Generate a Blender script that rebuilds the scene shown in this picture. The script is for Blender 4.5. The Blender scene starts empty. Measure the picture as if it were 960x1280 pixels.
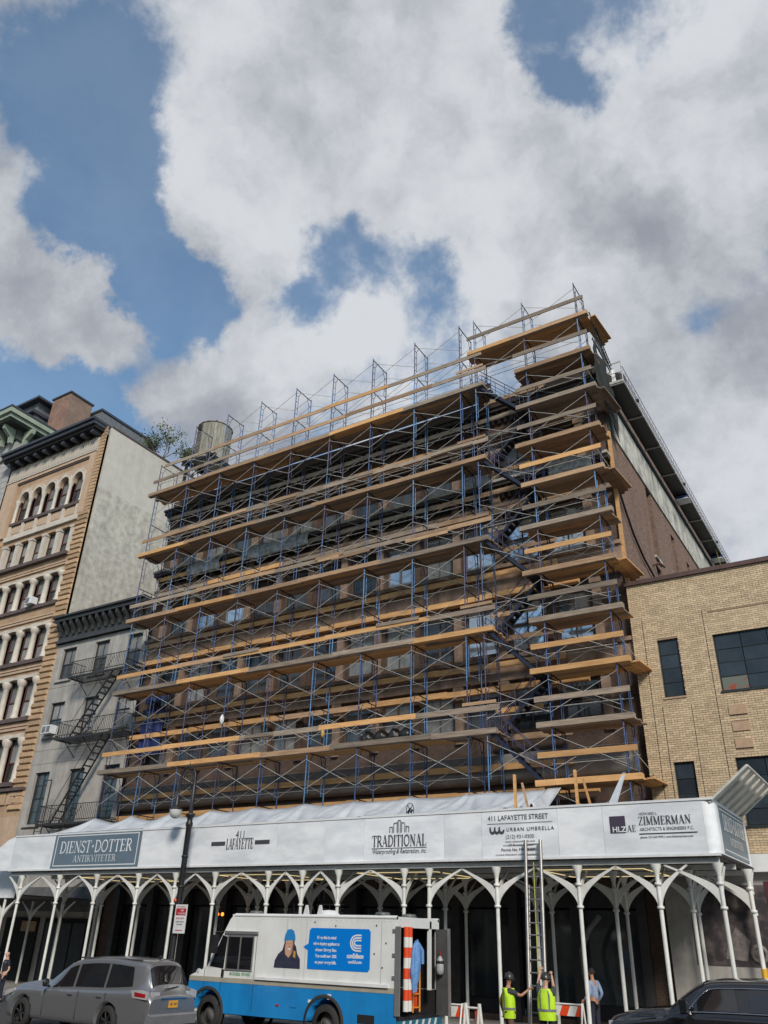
import bpy, bmesh, math, random
from mathutils import Vector, Matrix, Euler, noise
random.seed(7)
R = math.radians
sc = bpy.context.scene
COL = sc.collection

# ------------------------------------------------------------------ camera
CAM = Vector((0, -27.21, 2.45)); FPX = 993.7
PITCH, ROLL, YAW = R(28.216), R(1.772), R(32.697)
def cam_axes():
    f = Vector((-math.sin(YAW), math.cos(YAW), 0)); r = Vector((math.cos(YAW), math.sin(YAW), 0)); u = Vector((0, 0, 1))
    f2 = f*math.cos(PITCH) + u*math.sin(PITCH); u2 = u*math.cos(PITCH) - f*math.sin(PITCH)
    return r*math.cos(ROLL) + u2*math.sin(ROLL), u2*math.cos(ROLL) - r*math.sin(ROLL), f2
AR, AU, AF = cam_axes()
cam = bpy.data.cameras.new('camera'); camo = bpy.data.objects.new('camera', cam); COL.objects.link(camo)
m3 = Matrix((AR, AU, -AF)).transposed()
camo.matrix_world = Matrix.Translation(CAM) @ m3.to_4x4()
cam.sensor_fit = 'VERTICAL'; cam.sensor_height = 24; cam.lens = 24*FPX/1280
cam.clip_start = 0.1; cam.clip_end = 5000
sc.camera = camo
def pdir(px, py): return (AF + AR*((px-480)/FPX) - AU*((py-640)/FPX)).normalized()

# ------------------------------------------------------------------ world: sky texture with broken clouds, and the sun
SUN_EL, SUN_DIR = R(33), Vector((0.66, -0.75, 0)).normalized()
w = bpy.data.worlds.new('World'); sc.world = w; w.use_nodes = True
nt = w.node_tree; nt.nodes.clear(); N = nt.nodes; L = nt.links
def nd(t, **k):
    n = N.new(t)
    for a, b in k.items(): setattr(n, a, b)
    return n
out = nd('ShaderNodeOutputWorld'); bg = nd('ShaderNodeBackground'); L.new(bg.outputs[0], out.inputs[0])
sky = nd('ShaderNodeTexSky', sky_type='NISHITA'); sky.sun_disc = False
sky.sun_elevation = SUN_EL; sky.sun_rotation = math.atan2(SUN_DIR.x, SUN_DIR.y); sky.air_density = 1.0; sky.dust_density = 0.6; sky.ozone_density = 2.0
tc = nd('ShaderNodeTexCoord')
def wm(op, a, b=None, c=None, clamp=False):
    n = nd('ShaderNodeMath', operation=op); n.use_clamp = clamp
    for i, v in enumerate((a, b, c)):
        if v is None: continue
        if isinstance(v, (int, float)): n.inputs[i].default_value = v
        else: L.new(v, n.inputs[i])
    return n.outputs[0]
def wnoise(scale, detail=5, rough=.55, vec=None, dist=0):
    n = nd('ShaderNodeTexNoise'); n.inputs['Scale'].default_value = scale; n.inputs['Detail'].default_value = detail
    n.inputs['Roughness'].default_value = rough; n.inputs['Distortion'].default_value = dist
    L.new(vec or tc.outputs['Generated'], n.inputs['Vector']); return n
warp = wnoise(6.5, 7, .62)
vs = nd('ShaderNodeVectorMath', operation='SUBTRACT'); L.new(warp.outputs['Color'], vs.inputs[0]); vs.inputs[1].default_value = (.5, .5, .5)
vm = nd('ShaderNodeVectorMath', operation='SCALE'); L.new(vs.outputs[0], vm.inputs[0]); vm.inputs['Scale'].default_value = .17
va = nd('ShaderNodeVectorMath', operation='ADD'); L.new(tc.outputs['Generated'], va.inputs[0]); L.new(vm.outputs[0], va.inputs[1])
vn = nd('ShaderNodeVectorMath', operation='NORMALIZE'); L.new(va.outputs[0], vn.inputs[0])
BLOBS = [  # where the clouds (+) and the gaps of blue (-) stand in the sky: bearing given as a sight line, size in degrees, weight
 (300, 90, 9, .5), (480, 150, 9, .45), (590, 60, 6, .3), (520, 20, 6, .3), (250, 200, 5, .25),
 (600, 230, 8, .5), (760, 230, 8, .5), (900, 250, 8, .5), (860, 60, 7, .35), (940, 140, 6, .4), (330, 315, 5, .55), (250, 290, 3.5, .35),
 (60, 385, 5, .95), (20, 360, 5, .6), (120, 395, 3, .45), (270, 460, 6, .65), (400, 430, 5, .5), (200, 480, 3.5, .4), (470, 400, 4, .3),
 (620, 380, 7, .45), (800, 520, 8, .6), (920, 620, 8, .5), (880, 480, 6, .3), (20, 160, 3.6, .7), (60, 20, 5, .3), (10, 230, 3, .4),
 (110, 200, 4.6, -.85), (150, 110, 4, -.55), (180, 330, 4.2, -.65), (90, 270, 4, -.6), (40, 90, 3, -.35), (235, 388, 2.8, -.95), (430, 325, 3.2, -.62), (530, 320, 2.8, -.6),
 (700, 80, 2.0, -.62), (660, 30, 2.0, -.45), (752, 112, 1.8, -.4), (880, 410, 3.6, -.5), (90, 480, 4, -.5), (130, 520, 4, -.7), (20, 500, 5, -.7), (375, 375, 2.4, -.65), (440, 262, 2.4, -.4), (540, 420, 2.2, -.25)]
tot = None
for (px, py, rad, wt) in BLOBS + [(Vector((1, .1, .45)), 0, 42, .3), (Vector((.1, -1, .6)), 0, 55, .3), (Vector((0, .2, 1)), 0, 30, .15)]:  # vector entries: unseen cloud cover added out of view to cut the blue cast
    c = px.normalized() if isinstance(px, Vector) else pdir(px, py)
    d = nd('ShaderNodeVectorMath', operation='DOT_PRODUCT'); L.new(vn.outputs[0], d.inputs[0]); d.inputs[1].default_value = c
    k = 1.0/(1-math.cos(R(rad)))
    e = wm('EXPONENT', wm('MULTIPLY_ADD', d.outputs['Value'], k, -k))
    tot = wm('MULTIPLY', e, wt) if tot is None else wm('MULTIPLY_ADD', e, wt, tot)
fb = wnoise(5.5, 9, .58, dist=.25); fb2 = wnoise(14, 8, .62)
dens = wm('ADD', tot, wm('MULTIPLY_ADD', fb.outputs['Fac'], 2.3, -1.10)); dens = wm('ADD', dens, wm('MULTIPLY_ADD', fb2.outputs['Fac'], .8, -.4))
mr = nd('ShaderNodeMapRange', interpolation_type='SMOOTHSTEP'); L.new(dens, mr.inputs['Value'])
mr.inputs['From Min'].default_value = .08; mr.inputs['From Max'].default_value = .60
shade = nd('ShaderNodeMapRange', interpolation_type='SMOOTHSTEP'); sh = wnoise(3.4, 7, .55, vn.outputs[0])
L.new(wm('ADD', wm('MULTIPLY', sh.outputs['Fac'], 1.0), wm('MULTIPLY', fb2.outputs['Fac'], .25)), shade.inputs['Value'])
shade.inputs['From Min'].default_value = .44; shade.inputs['From Max'].default_value = .76
cc = nd('ShaderNodeMix', data_type='RGBA'); L.new(shade.outputs[0], cc.inputs['Factor'])
cc.inputs[6].default_value = (3.0, 3.2, 3.65, 1); cc.inputs[7].default_value = (6.6, 6.8, 7.1, 1)
tint = nd('ShaderNodeMix', data_type='RGBA', blend_type='MULTIPLY'); tint.inputs['Factor'].default_value = 1
L.new(sky.outputs[0], tint.inputs[6]); tint.inputs[7].default_value = (1.3, 1.62, 1.62, 1)
mx = nd('ShaderNodeMix', data_type='RGBA'); L.new(wm('MULTIPLY_ADD', mr.outputs[0], .84, .13), mx.inputs['Factor']); L.new(tint.outputs[2], mx.inputs[6]); L.new(cc.outputs[2], mx.inputs[7])
L.new(mx.outputs[2], bg.inputs['Color']); bg.inputs['Strength'].default_value = 0.082
sl = bpy.data.lights.new('sun', 'SUN'); sl.energy = 2.5; sl.angle = R(12); sl.color = (1, .91, .79)
so = bpy.data.objects.new('sun', sl); COL.objects.link(so)
sv = (SUN_DIR*math.cos(SUN_EL) + Vector((0, 0, math.sin(SUN_EL))))
so.rotation_euler = sv.to_track_quat('Z', 'Y').to_euler()
sc.view_settings.view_transform = 'Standard'; sc.view_settings.look = 'None'; sc.view_settings.exposure = 0.35; sc.view_settings.gamma = 1

# ------------------------------------------------------------------ materials
def srgb(r, g, b):
    f = lambda c: (c/12.92 if c <= .04045 else ((c+.055)/1.055)**2.4)
    return (f(r/255), f(g/255), f(b/255))
MAT = {}
def mat(name, c1, c2=None, rough=.7, metal=0, scale=3, detail=6, bump=0, bscale=None, island=0, objrand=0, stretch=None, kind=None, spec=None, emit=0, coat=0, lo=.35, hi=.65, streak=0):
    if name in MAT: return MAT[name]
    m = bpy.data.materials.new(name); m.use_nodes = True; t = m.node_tree; b = t.nodes['Principled BSDF']
    c1 = c1+(1,); c2 = (c2+(1,)) if c2 else tuple(x*.8 for x in c1[:3])+(1,)
    tco = t.nodes.new('ShaderNodeTexCoord'); mp = t.nodes.new('ShaderNodeMapping'); t.links.new(tco.outputs['Object'], mp.inputs[0])
    if stretch: mp.inputs['Scale'].default_value = stretch
    if objrand:
        oi = t.nodes.new('ShaderNodeObjectInfo'); mu = t.nodes.new('ShaderNodeVectorMath'); mu.operation = 'SCALE'
        cmb = t.nodes.new('ShaderNodeCombineXYZ')
        for i in range(3): t.links.new(oi.outputs['Random'], cmb.inputs[i])
        t.links.new(cmb.outputs[0], mu.inputs[0]); mu.inputs['Scale'].default_value = 40; t.links.new(mu.outputs[0], mp.inputs['Location'])
    n = t.nodes.new('ShaderNodeTexNoise'); n.inputs['Scale'].default_value = scale; n.inputs['Detail'].default_value = detail; n.inputs['Roughness'].default_value = .62
    t.links.new(mp.outputs[0], n.inputs['Vector'])
    rp = t.nodes.new('ShaderNodeMapRange'); rp.inputs['From Min'].default_value = lo; rp.inputs['From Max'].default_value = hi; t.links.new(n.outputs['Fac'], rp.inputs['Value'])
    mix = t.nodes.new('ShaderNodeMix'); mix.data_type = 'RGBA'; mix.inputs[6].default_value = c1; mix.inputs[7].default_value = c2
    t.links.new(rp.outputs[0], mix.inputs['Factor']); colr = mix.outputs[2]
    def varied(src, amt, colr):
        hs = t.nodes.new('ShaderNodeHueSaturation'); ma = t.nodes.new('ShaderNodeMath'); ma.operation = 'MULTIPLY_ADD'
        t.links.new(src, ma.inputs[0]); ma.inputs[1].default_value = 2*amt; ma.inputs[2].default_value = 1-amt
        t.links.new(ma.outputs[0], hs.inputs['Value']); t.links.new(colr, hs.inputs['Color']); return hs.outputs[0]
    if island:
        g = t.nodes.new('ShaderNodeNewGeometry'); colr = varied(g.outputs['Random Per Island'], island, colr)
    if objrand: colr = varied(oi.outputs['Random'], objrand, colr)
    if streak:
        n3 = t.nodes.new('ShaderNodeTexNoise'); mp3 = t.nodes.new('ShaderNodeMapping'); t.links.new(tco.outputs['Object'], mp3.inputs[0]); mp3.inputs['Scale'].default_value = (1, 1, .08)
        n3.inputs['Scale'].default_value = 2.2; n3.inputs['Detail'].default_value = 7; n3.inputs['Roughness'].default_value = .7; t.links.new(mp3.outputs[0], n3.inputs['Vector'])
        r3 = t.nodes.new('ShaderNodeMapRange'); r3.inputs['From Min'].default_value = .45; r3.inputs['From Max'].default_value = .72; r3.inputs['To Min'].default_value = 1; r3.inputs['To Max'].default_value = 1-streak
        t.links.new(n3.outputs['Fac'], r3.inputs['Value'])
        mm = t.nodes.new('ShaderNodeVectorMath'); mm.operation = 'SCALE'; t.links.new(colr, mm.inputs[0]); t.links.new(r3.outputs[0], mm.inputs['Scale']); colr = mm.outputs[0]
    t.links.new(colr, b.inputs['Base Color'])
    b.inputs['Roughness'].default_value = rough; b.inputs['Metallic'].default_value = metal
    if spec is not None: b.inputs['Specular IOR Level'].default_value = spec
    if coat: b.inputs['Coat Weight'].default_value = coat; b.inputs['Coat Roughness'].default_value = .06
    if emit:
        b.inputs['Emission Color'].default_value = c1; b.inputs['Emission Strength'].default_value = emit
    if bump:
        n2 = t.nodes.new('ShaderNodeTexNoise'); n2.inputs['Scale'].default_value = bscale or scale*4; n2.inputs['Detail'].default_value = 6
        t.links.new(mp.outputs[0], n2.inputs['Vector']); bp = t.nodes.new('ShaderNodeBump'); bp.inputs['Strength'].default_value = bump; bp.inputs['Distance'].default_value = .03
        t.links.new(n2.outputs['Fac'], bp.inputs['Height']); t.links.new(bp.outputs[0], b.inputs['Normal'])
    MAT[name] = m; return m
def brickmat(name, c1, c2, mortar, bw=.21, bh=.075, ms=.012, bump=.4, axis='XZ', dirt=.35):
    m = bpy.data.materials.new(name); m.use_nodes = True; t = m.node_tree; b = t.nodes['Principled BSDF']; b.inputs['Roughness'].default_value = .88
    tco = t.nodes.new('ShaderNodeTexCoord'); sx = t.nodes.new('ShaderNodeSeparateXYZ'); t.links.new(tco.outputs['Object'], sx.inputs[0]); cx = t.nodes.new('ShaderNodeCombineXYZ')
    t.links.new(sx.outputs[axis[0]], cx.inputs[0]); t.links.new(sx.outputs[axis[1]], cx.inputs[1])
    br = t.nodes.new('ShaderNodeTexBrick'); t.links.new(cx.outputs[0], br.inputs['Vector']); br.inputs['Scale'].default_value = 1
    br.inputs['Brick Width'].default_value = bw; br.inputs['Row Height'].default_value = bh; br.inputs['Mortar Size'].default_value = ms
    br.inputs['Color1'].default_value = c1+(1,); br.inputs['Color2'].default_value = c2+(1,); br.inputs['Mortar'].default_value = mortar+(1,)
    n = t.nodes.new('ShaderNodeTexNoise'); n.inputs['Scale'].default_value = .9; n.inputs['Detail'].default_value = 9; n.inputs['Roughness'].default_value = .7; t.links.new(tco.outputs['Object'], n.inputs['Vector'])
    rp = t.nodes.new('ShaderNodeMapRange'); rp.inputs['From Min'].default_value = .35; rp.inputs['From Max'].default_value = .7; rp.inputs['To Min'].default_value = 1.15; rp.inputs['To Max'].default_value = 1-dirt; t.links.new(n.outputs['Fac'], rp.inputs['Value'])
    sc_ = t.nodes.new('ShaderNodeVectorMath'); sc_.operation = 'SCALE'; t.links.new(br.outputs['Color'], sc_.inputs[0]); t.links.new(rp.outputs[0], sc_.inputs['Scale']); t.links.new(sc_.outputs[0], b.inputs['Base Color'])
    bp = t.nodes.new('ShaderNodeBump'); bp.inputs['Strength'].default_value = bump; bp.inputs['Distance'].default_value = .02; bp.invert = True; t.links.new(br.outputs['Fac'], bp.inputs['Height']); t.links.new(bp.outputs[0], b.inputs['Normal'])
    MAT[name] = m; return m
wood_new = mat('fresh_lumber', (.66, .385, .165), (.48, .26, .105), .75, scale=4, stretch=(.35, 3, 3), objrand=.22, bump=.15)
wood_mid = mat('used_lumber', (.43, .275, .16), (.27, .175, .11), .8, scale=4, stretch=(.35, 3, 3), objrand=.3, bump=.2)
wood_old = mat('weathered_lumber', (.33, .26, .20), (.18, .145, .115), .85, scale=4, stretch=(.35, 3, 3), objrand=.28, bump=.2)
ply = mat('plywood_soffit', (.30, .17, .09), (.17, .10, .06), .8, scale=2, objrand=.3)
blue = mat('blue_painted_tube', (.05, .105, .26), (.035, .06, .14), .5, .2, scale=5, objrand=.35)
purple = mat('purple_blue_painted_tube', (.075, .07, .14), (.045, .045, .085), .5, .2, scale=5, objrand=.35)
paleblue = mat('light_blue_painted_tube', (.09, .21, .40), (.05, .12, .25), .5, .2, scale=5, objrand=.3)
galv = mat('galvanised_tube', (.56, .55, .53), (.34, .33, .31), .5, .15, scale=6)
darkst = mat('dark_steel', (.035, .035, .045), (.02, .02, .025), .5, .4)
black = mat('black_paint', (.02, .02, .024), (.012, .012, .014), .45)
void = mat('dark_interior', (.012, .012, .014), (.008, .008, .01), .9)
white = mat('white_paint', (.72, .74, .75), (.62, .64, .66), .42, scale=2, bump=.02)
offw = mat('white_column_paint', (.74, .75, .73), (.6, .61, .59), .45, scale=2.5, objrand=.06)
vinyl = mat('white_banner', (.80, .83, .87), (.64, .68, .73), .34, scale=.9, detail=4, bump=.7, bscale=1.3, objrand=.04, stretch=(.6, 1, 1.6), lo=.4, hi=.6)  # blotches put wrinkle reflections and see-through light into the colour
glass = mat('window_glass', (.02, .025, .03), (.05, .06, .065), .08, scale=.6, objrand=.4, spec=.8)
skyglass = mat('sky_window_glass', (.55, .62, .68), (.35, .42, .48), .08, .75, scale=1.6, spec=1, objrand=.3)  # sky reflection partly put into the colour: pale mirror tint for chosen panes
carglass = mat('car_glass', (.012, .013, .016), (.01, .01, .012), .04, spec=.9)
rubber = mat('rubber', (.018, .018, .018), (.03, .03, .03), .8)
chrome = mat('chrome', (.6, .6, .62), (.5, .5, .52), .15, 1)
ink = mat('sign_ink', (.05, .05, .065), (.06, .06, .075), .6)
inkg = mat('grey_sign_ink', (.16, .17, .19), (.2, .2, .22), .6)

# ------------------------------------------------------------------ helpers
WL = {}
def tag(o, label=None, cat=None, group=None, kind=None):
    if label: o['label'] = label
    if cat: o['category'] = cat
    if group: o['group'] = group
    if kind: o['kind'] = kind
    return o
def thing(name, label, cat, loc=(0, 0, 0), rz=0, group=None):
    o = bpy.data.objects.new(name, None); COL.objects.link(o); o.location = loc; o.rotation_euler = (0, 0, rz); o.empty_display_size = .3
    WL[o.name] = Vector(loc); return tag(o, label, cat, group)
def place(me, name, parent=None, loc=(0, 0, 0), rot=None, kind=None):
    o = bpy.data.objects.new(name, me); COL.objects.link(o); W = Vector(loc)
    WL[o.name] = W
    if parent is not None: o.parent = parent; o.location = W - WL[parent.name]
    else: o.location = W
    if rot: o.rotation_euler = rot
    if kind: o['kind'] = kind
    return o
class MB:
    def __init__(s): s.v = []; s.f = []; s.m = []; s.sm = []
    def add(s, vs, fs, m=0, smooth=False):
        b = len(s.v); s.v += [tuple(v) for v in vs]; s.f += [tuple(i+b for i in f) for f in fs]; s.m += [m]*len(fs); s.sm += [smooth]*len(fs); return s
    def box(s, x0, x1, y0, y1, z0, z1, m=0, M=None):
        vs = [Vector(p) for p in ((x0,y0,z0),(x1,y0,z0),(x1,y1,z0),(x0,y1,z0),(x0,y0,z1),(x1,y0,z1),(x1,y1,z1),(x0,y1,z1))]
        if M is not None: vs = [M @ v for v in vs]
        return s.add(vs, [(0,3,2,1),(4,5,6,7),(0,1,5,4),(1,2,6,5),(2,3,7,6),(3,0,4,7)], m)
    def tube(s, p, q, r, n=6, m=0, r2=None, cap=True):
        p, q = Vector(p), Vector(q); d = (q-p); 
        if d.length < 1e-6: return s
        d.normalize(); a = d.orthogonal().normalized(); b = d.cross(a); r2 = r if r2 is None else r2
        vs = [p+(a*math.cos(2*math.pi*i/n)+b*math.sin(2*math.pi*i/n))*r for i in range(n)] + [q+(a*math.cos(2*math.pi*i/n)+b*math.sin(2*math.pi*i/n))*r2 for i in range(n)]
        fs = [(i, (i+1) % n, n+(i+1) % n, n+i) for i in range(n)]
        s.add(vs, fs, m, True)
        if cap: s.add(vs, [tuple(range(n))[::-1], tuple(range(n, 2*n))], m)
        return s
    def path(s, pts, r, n=6, m=0, rs=None):
        pts = [Vector(p) for p in pts]; vs = []; a = None
        for i, p in enumerate(pts):
            d = (pts[min(i+1, len(pts)-1)]-pts[max(i-1, 0)]).normalized()
            a = d.orthogonal().normalized() if a is None else (a - d*a.dot(d)).normalized()
            b = d.cross(a); rr = rs[i] if rs else r
            vs += [p+(a*math.cos(2*math.pi*k/n)+b*math.sin(2*math.pi*k/n))*rr for k in range(n)]
        fs = [(j*n+i, j*n+(i+1) % n, (j+1)*n+(i+1) % n, (j+1)*n+i) for j in range(len(pts)-1) for i in range(n)]
        s.add(vs, fs, m, True); s.add(vs[:n], [tuple(range(n))[::-1]], m); s.add(vs[-n:], [tuple(range(n))], m); return s
    def prism(s, poly, y0, y1, m=0, axis='Y'):
        n = len(poly)
        mk = {'Y': lambda a, b, t: (a, t, b), 'X': lambda a, b, t: (t, a, b), 'Z': lambda a, b, t: (a, b, t)}[axis]
        vs = [mk(a, b, y0) for a, b in poly]+[mk(a, b, y1) for a, b in poly]
        s.add(vs, [tuple(range(n))]+[tuple(range(n, 2*n))[::-1]]+[(i, n+i, n+(i+1) % n, (i+1) % n) for i in range(n)], m); return s
    def lathe(s, prof, c=(0, 0, 0), n=16, m=0, M=None, smooth=True):
        c = Vector(c); vs = [Vector((r*math.cos(2*math.pi*i/n), r*math.sin(2*math.pi*i/n), z)) for r, z in prof for i in range(n)]
        if M is not None: vs = [M @ v for v in vs]
        vs = [v+c for v in vs]
        s.add(vs, [(j*n+i, j*n+(i+1) % n, (j+1)*n+(i+1) % n, (j+1)*n+i) for j in range(len(prof)-1) for i in range(n)], m, smooth); return s
    def disc(s, c, nrm, r, n=16, m=0):
        c = Vector(c); nrm = Vector(nrm).normalized(); a = nrm.orthogonal().normalized(); b = nrm.cross(a)
        return s.add([c+(a*math.cos(2*math.pi*i/n)+b*math.sin(2*math.pi*i/n))*r for i in range(n)], [tuple(range(n))], m)
    def mesh(s, name, mats):
        me = bpy.data.meshes.new(name); me.from_pydata(s.v, [], s.f); mats = mats if isinstance(mats, (list, tuple)) else [mats]
        for x in mats: me.materials.append(x)
        me.polygons.foreach_set('material_index', s.m); me.polygons.foreach_set('use_smooth', s.sm); me.validate()
        bm = bmesh.new(); bm.from_mesh(me); bmesh.ops.recalc_face_normals(bm, faces=bm.faces); bm.to_mesh(me); bm.free()
        return me
    def build(s, name, mats, parent=None, kind=None):
        return place(s.mesh(name, mats), name, parent, (0, 0, 0), kind=kind)
def bev(o, w=.01, seg=1):
    m = o.modifiers.new('bevel', 'BEVEL'); m.width = w; m.segments = seg; m.limit_method = 'ANGLE'; m.angle_limit = R(40); return o
def applied(o):
    dg = bpy.context.evaluated_depsgraph_get(); dg.update(); ev = o.evaluated_get(dg)
    me = bpy.data.meshes.new_from_object(ev); o.modifiers.clear(); o.data = me; return o
BOXM = {}
def boxmesh(sx, sy, sz, m, name='box'):
    k = (round(sx, 3), round(sy, 3), round(sz, 3), m.name)
    if k not in BOXM: BOXM[k] = MB().box(-sx/2, sx/2, -sy/2, sy/2, -sz/2, sz/2).mesh(name, m)
    return BOXM[k]
def bx(name, m, parent, x0, x1, y0, y1, z0, z1, rot=None):
    return place(boxmesh(x1-x0, y1-y0, z1-z0, m, name), name, parent, ((x0+x1)/2, (y0+y1)/2, (z0+z1)/2), rot)
def wall_grid(mb, x0, x1, z0, z1, holes, y, depth=.25, m=0, axis='X'):
    """wall sheet facing -Y (axis X) or +X (axis Y) with rectangular holes and reveals"""
    xs = sorted({x0, x1, *[h[0] for h in holes], *[h[1] for h in holes]}); zs = sorted({z0, z1, *[h[2] for h in holes], *[h[3] for h in holes]})
    xs = [x for x in xs if x0 <= x <= x1]; zs = [z for z in zs if z0 <= z <= z1]
    P = (lambda a, b, d: (a, y+d, b)) if axis == 'X' else (lambda a, b, d: (y-d, a, b))
    for i in range(len(xs)-1):
        for j in range(len(zs)-1):
            cx, cz = (xs[i]+xs[i+1])/2, (zs[j]+zs[j+1])/2
            if any(h[0] < cx < h[1] and h[2] < cz < h[3] for h in holes): continue
            mb.add([P(xs[i], zs[j], 0), P(xs[i+1], zs[j], 0), P(xs[i+1], zs[j+1], 0), P(xs[i], zs[j+1], 0)], [(0, 1, 2, 3)], m)
    for a, b, c, d in holes:
        mb.add([P(a, c, 0), P(b, c, 0), P(b, d, 0), P(a, d, 0), P(a, c, depth), P(b, c, depth), P(b, d, depth), P(a, d, depth)], [(0, 1, 5, 4), (1, 2, 6, 5), (2, 3, 7, 6), (3, 0, 4, 7)], m)
# flat lettering -----------------------------------------------------
def text(body, size, loc, m, parent=None, name='lettering', rot=(R(90), 0, 0), align='CENTER', width=None, shear=0, bold=0, space=1):
    cu = bpy.data.curves.new('t', 'FONT'); cu.body = body; cu.size = size; cu.align_x = align; cu.extrude = .002; cu.shear = shear; cu.offset = bold; cu.space_character = space
    t = bpy.data.objects.new('t', cu); COL.objects.link(t); bpy.context.view_layer.update()
    dg = bpy.context.evaluated_depsgraph_get(); me = bpy.data.meshes.new_from_object(t.evaluated_get(dg)); bpy.data.objects.remove(t); me.materials.clear(); me.materials.append(m)
    if width:
        xs = [v.co.x for v in me.vertices]; s = width/(max(xs)-min(xs))
        for v in me.vertices: v.co.x *= s
    return place(me, name, parent, loc, rot)
def arc(cx, cy, rx, ry, a0, a1, n=10): return [(cx+rx*math.cos(R(a0+(a1-a0)*i/n)), cy+ry*math.sin(R(a0+(a1-a0)*i/n))) for i in range(n+1)]
TK, TN = .13, .05
def sf(x, y, w=.14): return (TN, [(x-w, y), (x+w, y)])
GL = {  # roman capitals: width, strokes (thickness, path)
 'I': (.42, [(TK, [(.2, 0), (.2, 1)]), sf(.2, .025), sf(.2, .975)]),
 'T': (.8, [(TK, [(.4, 0), (.4, 1)]), (TN, [(.03, .97), (.77, .97)]), sf(.4, .025), (TN, [(.05, .97), (.03, .78)]), (TN, [(.75, .97), (.77, .78)])]),
 'L': (.72, [(TK, [(.2, 0), (.2, 1)]), sf(.2, .975), (TN, [(.05, .03), (.66, .03)]), (TN, [(.65, .03), (.68, .25)])]),
 'E': (.76, [(TK, [(.2, 0), (.2, 1)]), (TN, [(.05, .03), (.66, .03)]), (TN, [(.05, .97), (.64, .97)]), (TN, [(.2, .52), (.5, .52)]), (TN, [(.65, .03), (.69, .24)]), (TN, [(.63, .97), (.66, .78)]), (TN, [(.5, .42), (.5, .62)])]),
 'F': (.7, [(TK, [(.2, 0), (.2, 1)]), sf(.2, .025), (TN, [(.05, .97), (.64, .97)]), (TN, [(.2, .5), (.5, .5)]), (TN, [(.63, .97), (.66, .76)]), (TN, [(.5, .4), (.5, .6)])]),
 'D': (.92, [(TK, [(.2, 0), (.2, 1)]), (TN, [(.05, .03), (.4, .03)]), (TN, [(.05, .97), (.4, .97)]), (.1, [(.38, .97)]+arc(.42, .5, .4, .46, 80, -80)+[(.38, .03)])]),
 'O': (.98, [(.1, arc(.48, .5, .38, .47, 0, 360, 22))]),
 'R': (.86, [(TK, [(.2, 0), (.2, 1)]), sf(.2, .025), (TN, [(.05, .97), (.4, .97)]), (.09, arc(.42, .74, .24, .23, 90, -90)), (TN, [(.2, .5), (.42, .5)]), (TK, [(.42, .5), (.76, .02)]), (TN, [(.7, .025), (.86, .025)])]),
 'S': (.66, [(.1, arc(.33, .74, .23, .22, 30, 200, 8)+arc(.33, .27, .25, .24, 70, -150, 10)), (TN, [(.55, .97), (.55, .75)]), (TN, [(.07, .03), (.07, .27)])]),
 'N': (.94, [(TN, [(.18, 0), (.18, 1)]), (TK, [(.18, .96), (.76, .04)]), (TN, [(.76, 0), (.76, 1)]), sf(.16, .025), sf(.14, .975, .1), sf(.78, .975)]),
 'A': (.92, [(TN, [(.14, 0), (.45, 1)]), (TK, [(.44, 1), (.76, 0)]), (TN, [(.25, .33), (.64, .33)]), sf(.14, .025, .12), sf(.77, .025)]),
 'K': (.9, [(TK, [(.2, 0), (.2, 1)]), sf(.2, .025), sf(.2, .975), (TN, [(.24, .42), (.7, .97)]), (TK, [(.38, .58), (.76, .02)]), sf(.7, .975, .12), sf(.77, .025)]),
 'V': (.88, [(TK, [(.14, 1), (.44, 0)]), (TN, [(.44, 0), (.72, 1)]), sf(.14, .975), sf(.73, .975, .12)]),
 'Y': (.84, [(TK, [(.12, 1), (.42, .5)]), (TN, [(.42, .5), (.7, 1)]), (TK, [(.42, 0), (.42, .52)]), sf(.42, .025), sf(.12, .975), sf(.71, .975, .12)]),
 'Z': (.78, [(TN, [(.08, .97), (.66, .97)]), (TK, [(.62, .94), (.12, .06)]), (TN, [(.08, .03), (.68, .03)]), (TN, [(.68, .03), (.7, .24)]), (TN, [(.09, .97), (.07, .78)])]),
 'M': (1.1, [(TN, [(.16, 0), (.18, 1)]), (TK, [(.18, .97), (.5, .04)]), (TN, [(.5, .04), (.86, .97)]), (TK, [(.88, 0), (.88, 1)]), sf(.16, .025), sf(.88, .025), sf(.16, .975, .1), sf(.92, .975, .1)]),
 'W': (1.2, [(TK, [(.1, 1), (.35, 0)]), (TN, [(.35, 0), (.58, .95)]), (TK, [(.56, 1), (.82, 0)]), (TN, [(.82, 0), (1.08, 1)])]),
 ' ': (.45, []), '.': (.3, [(.12, [(.1, .06), (.2, .06)])]), '+': (.5, [(.1, [(.15, .5), (.35, .5)]), (.1, [(.25, .4), (.25, .6)])])}
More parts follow.
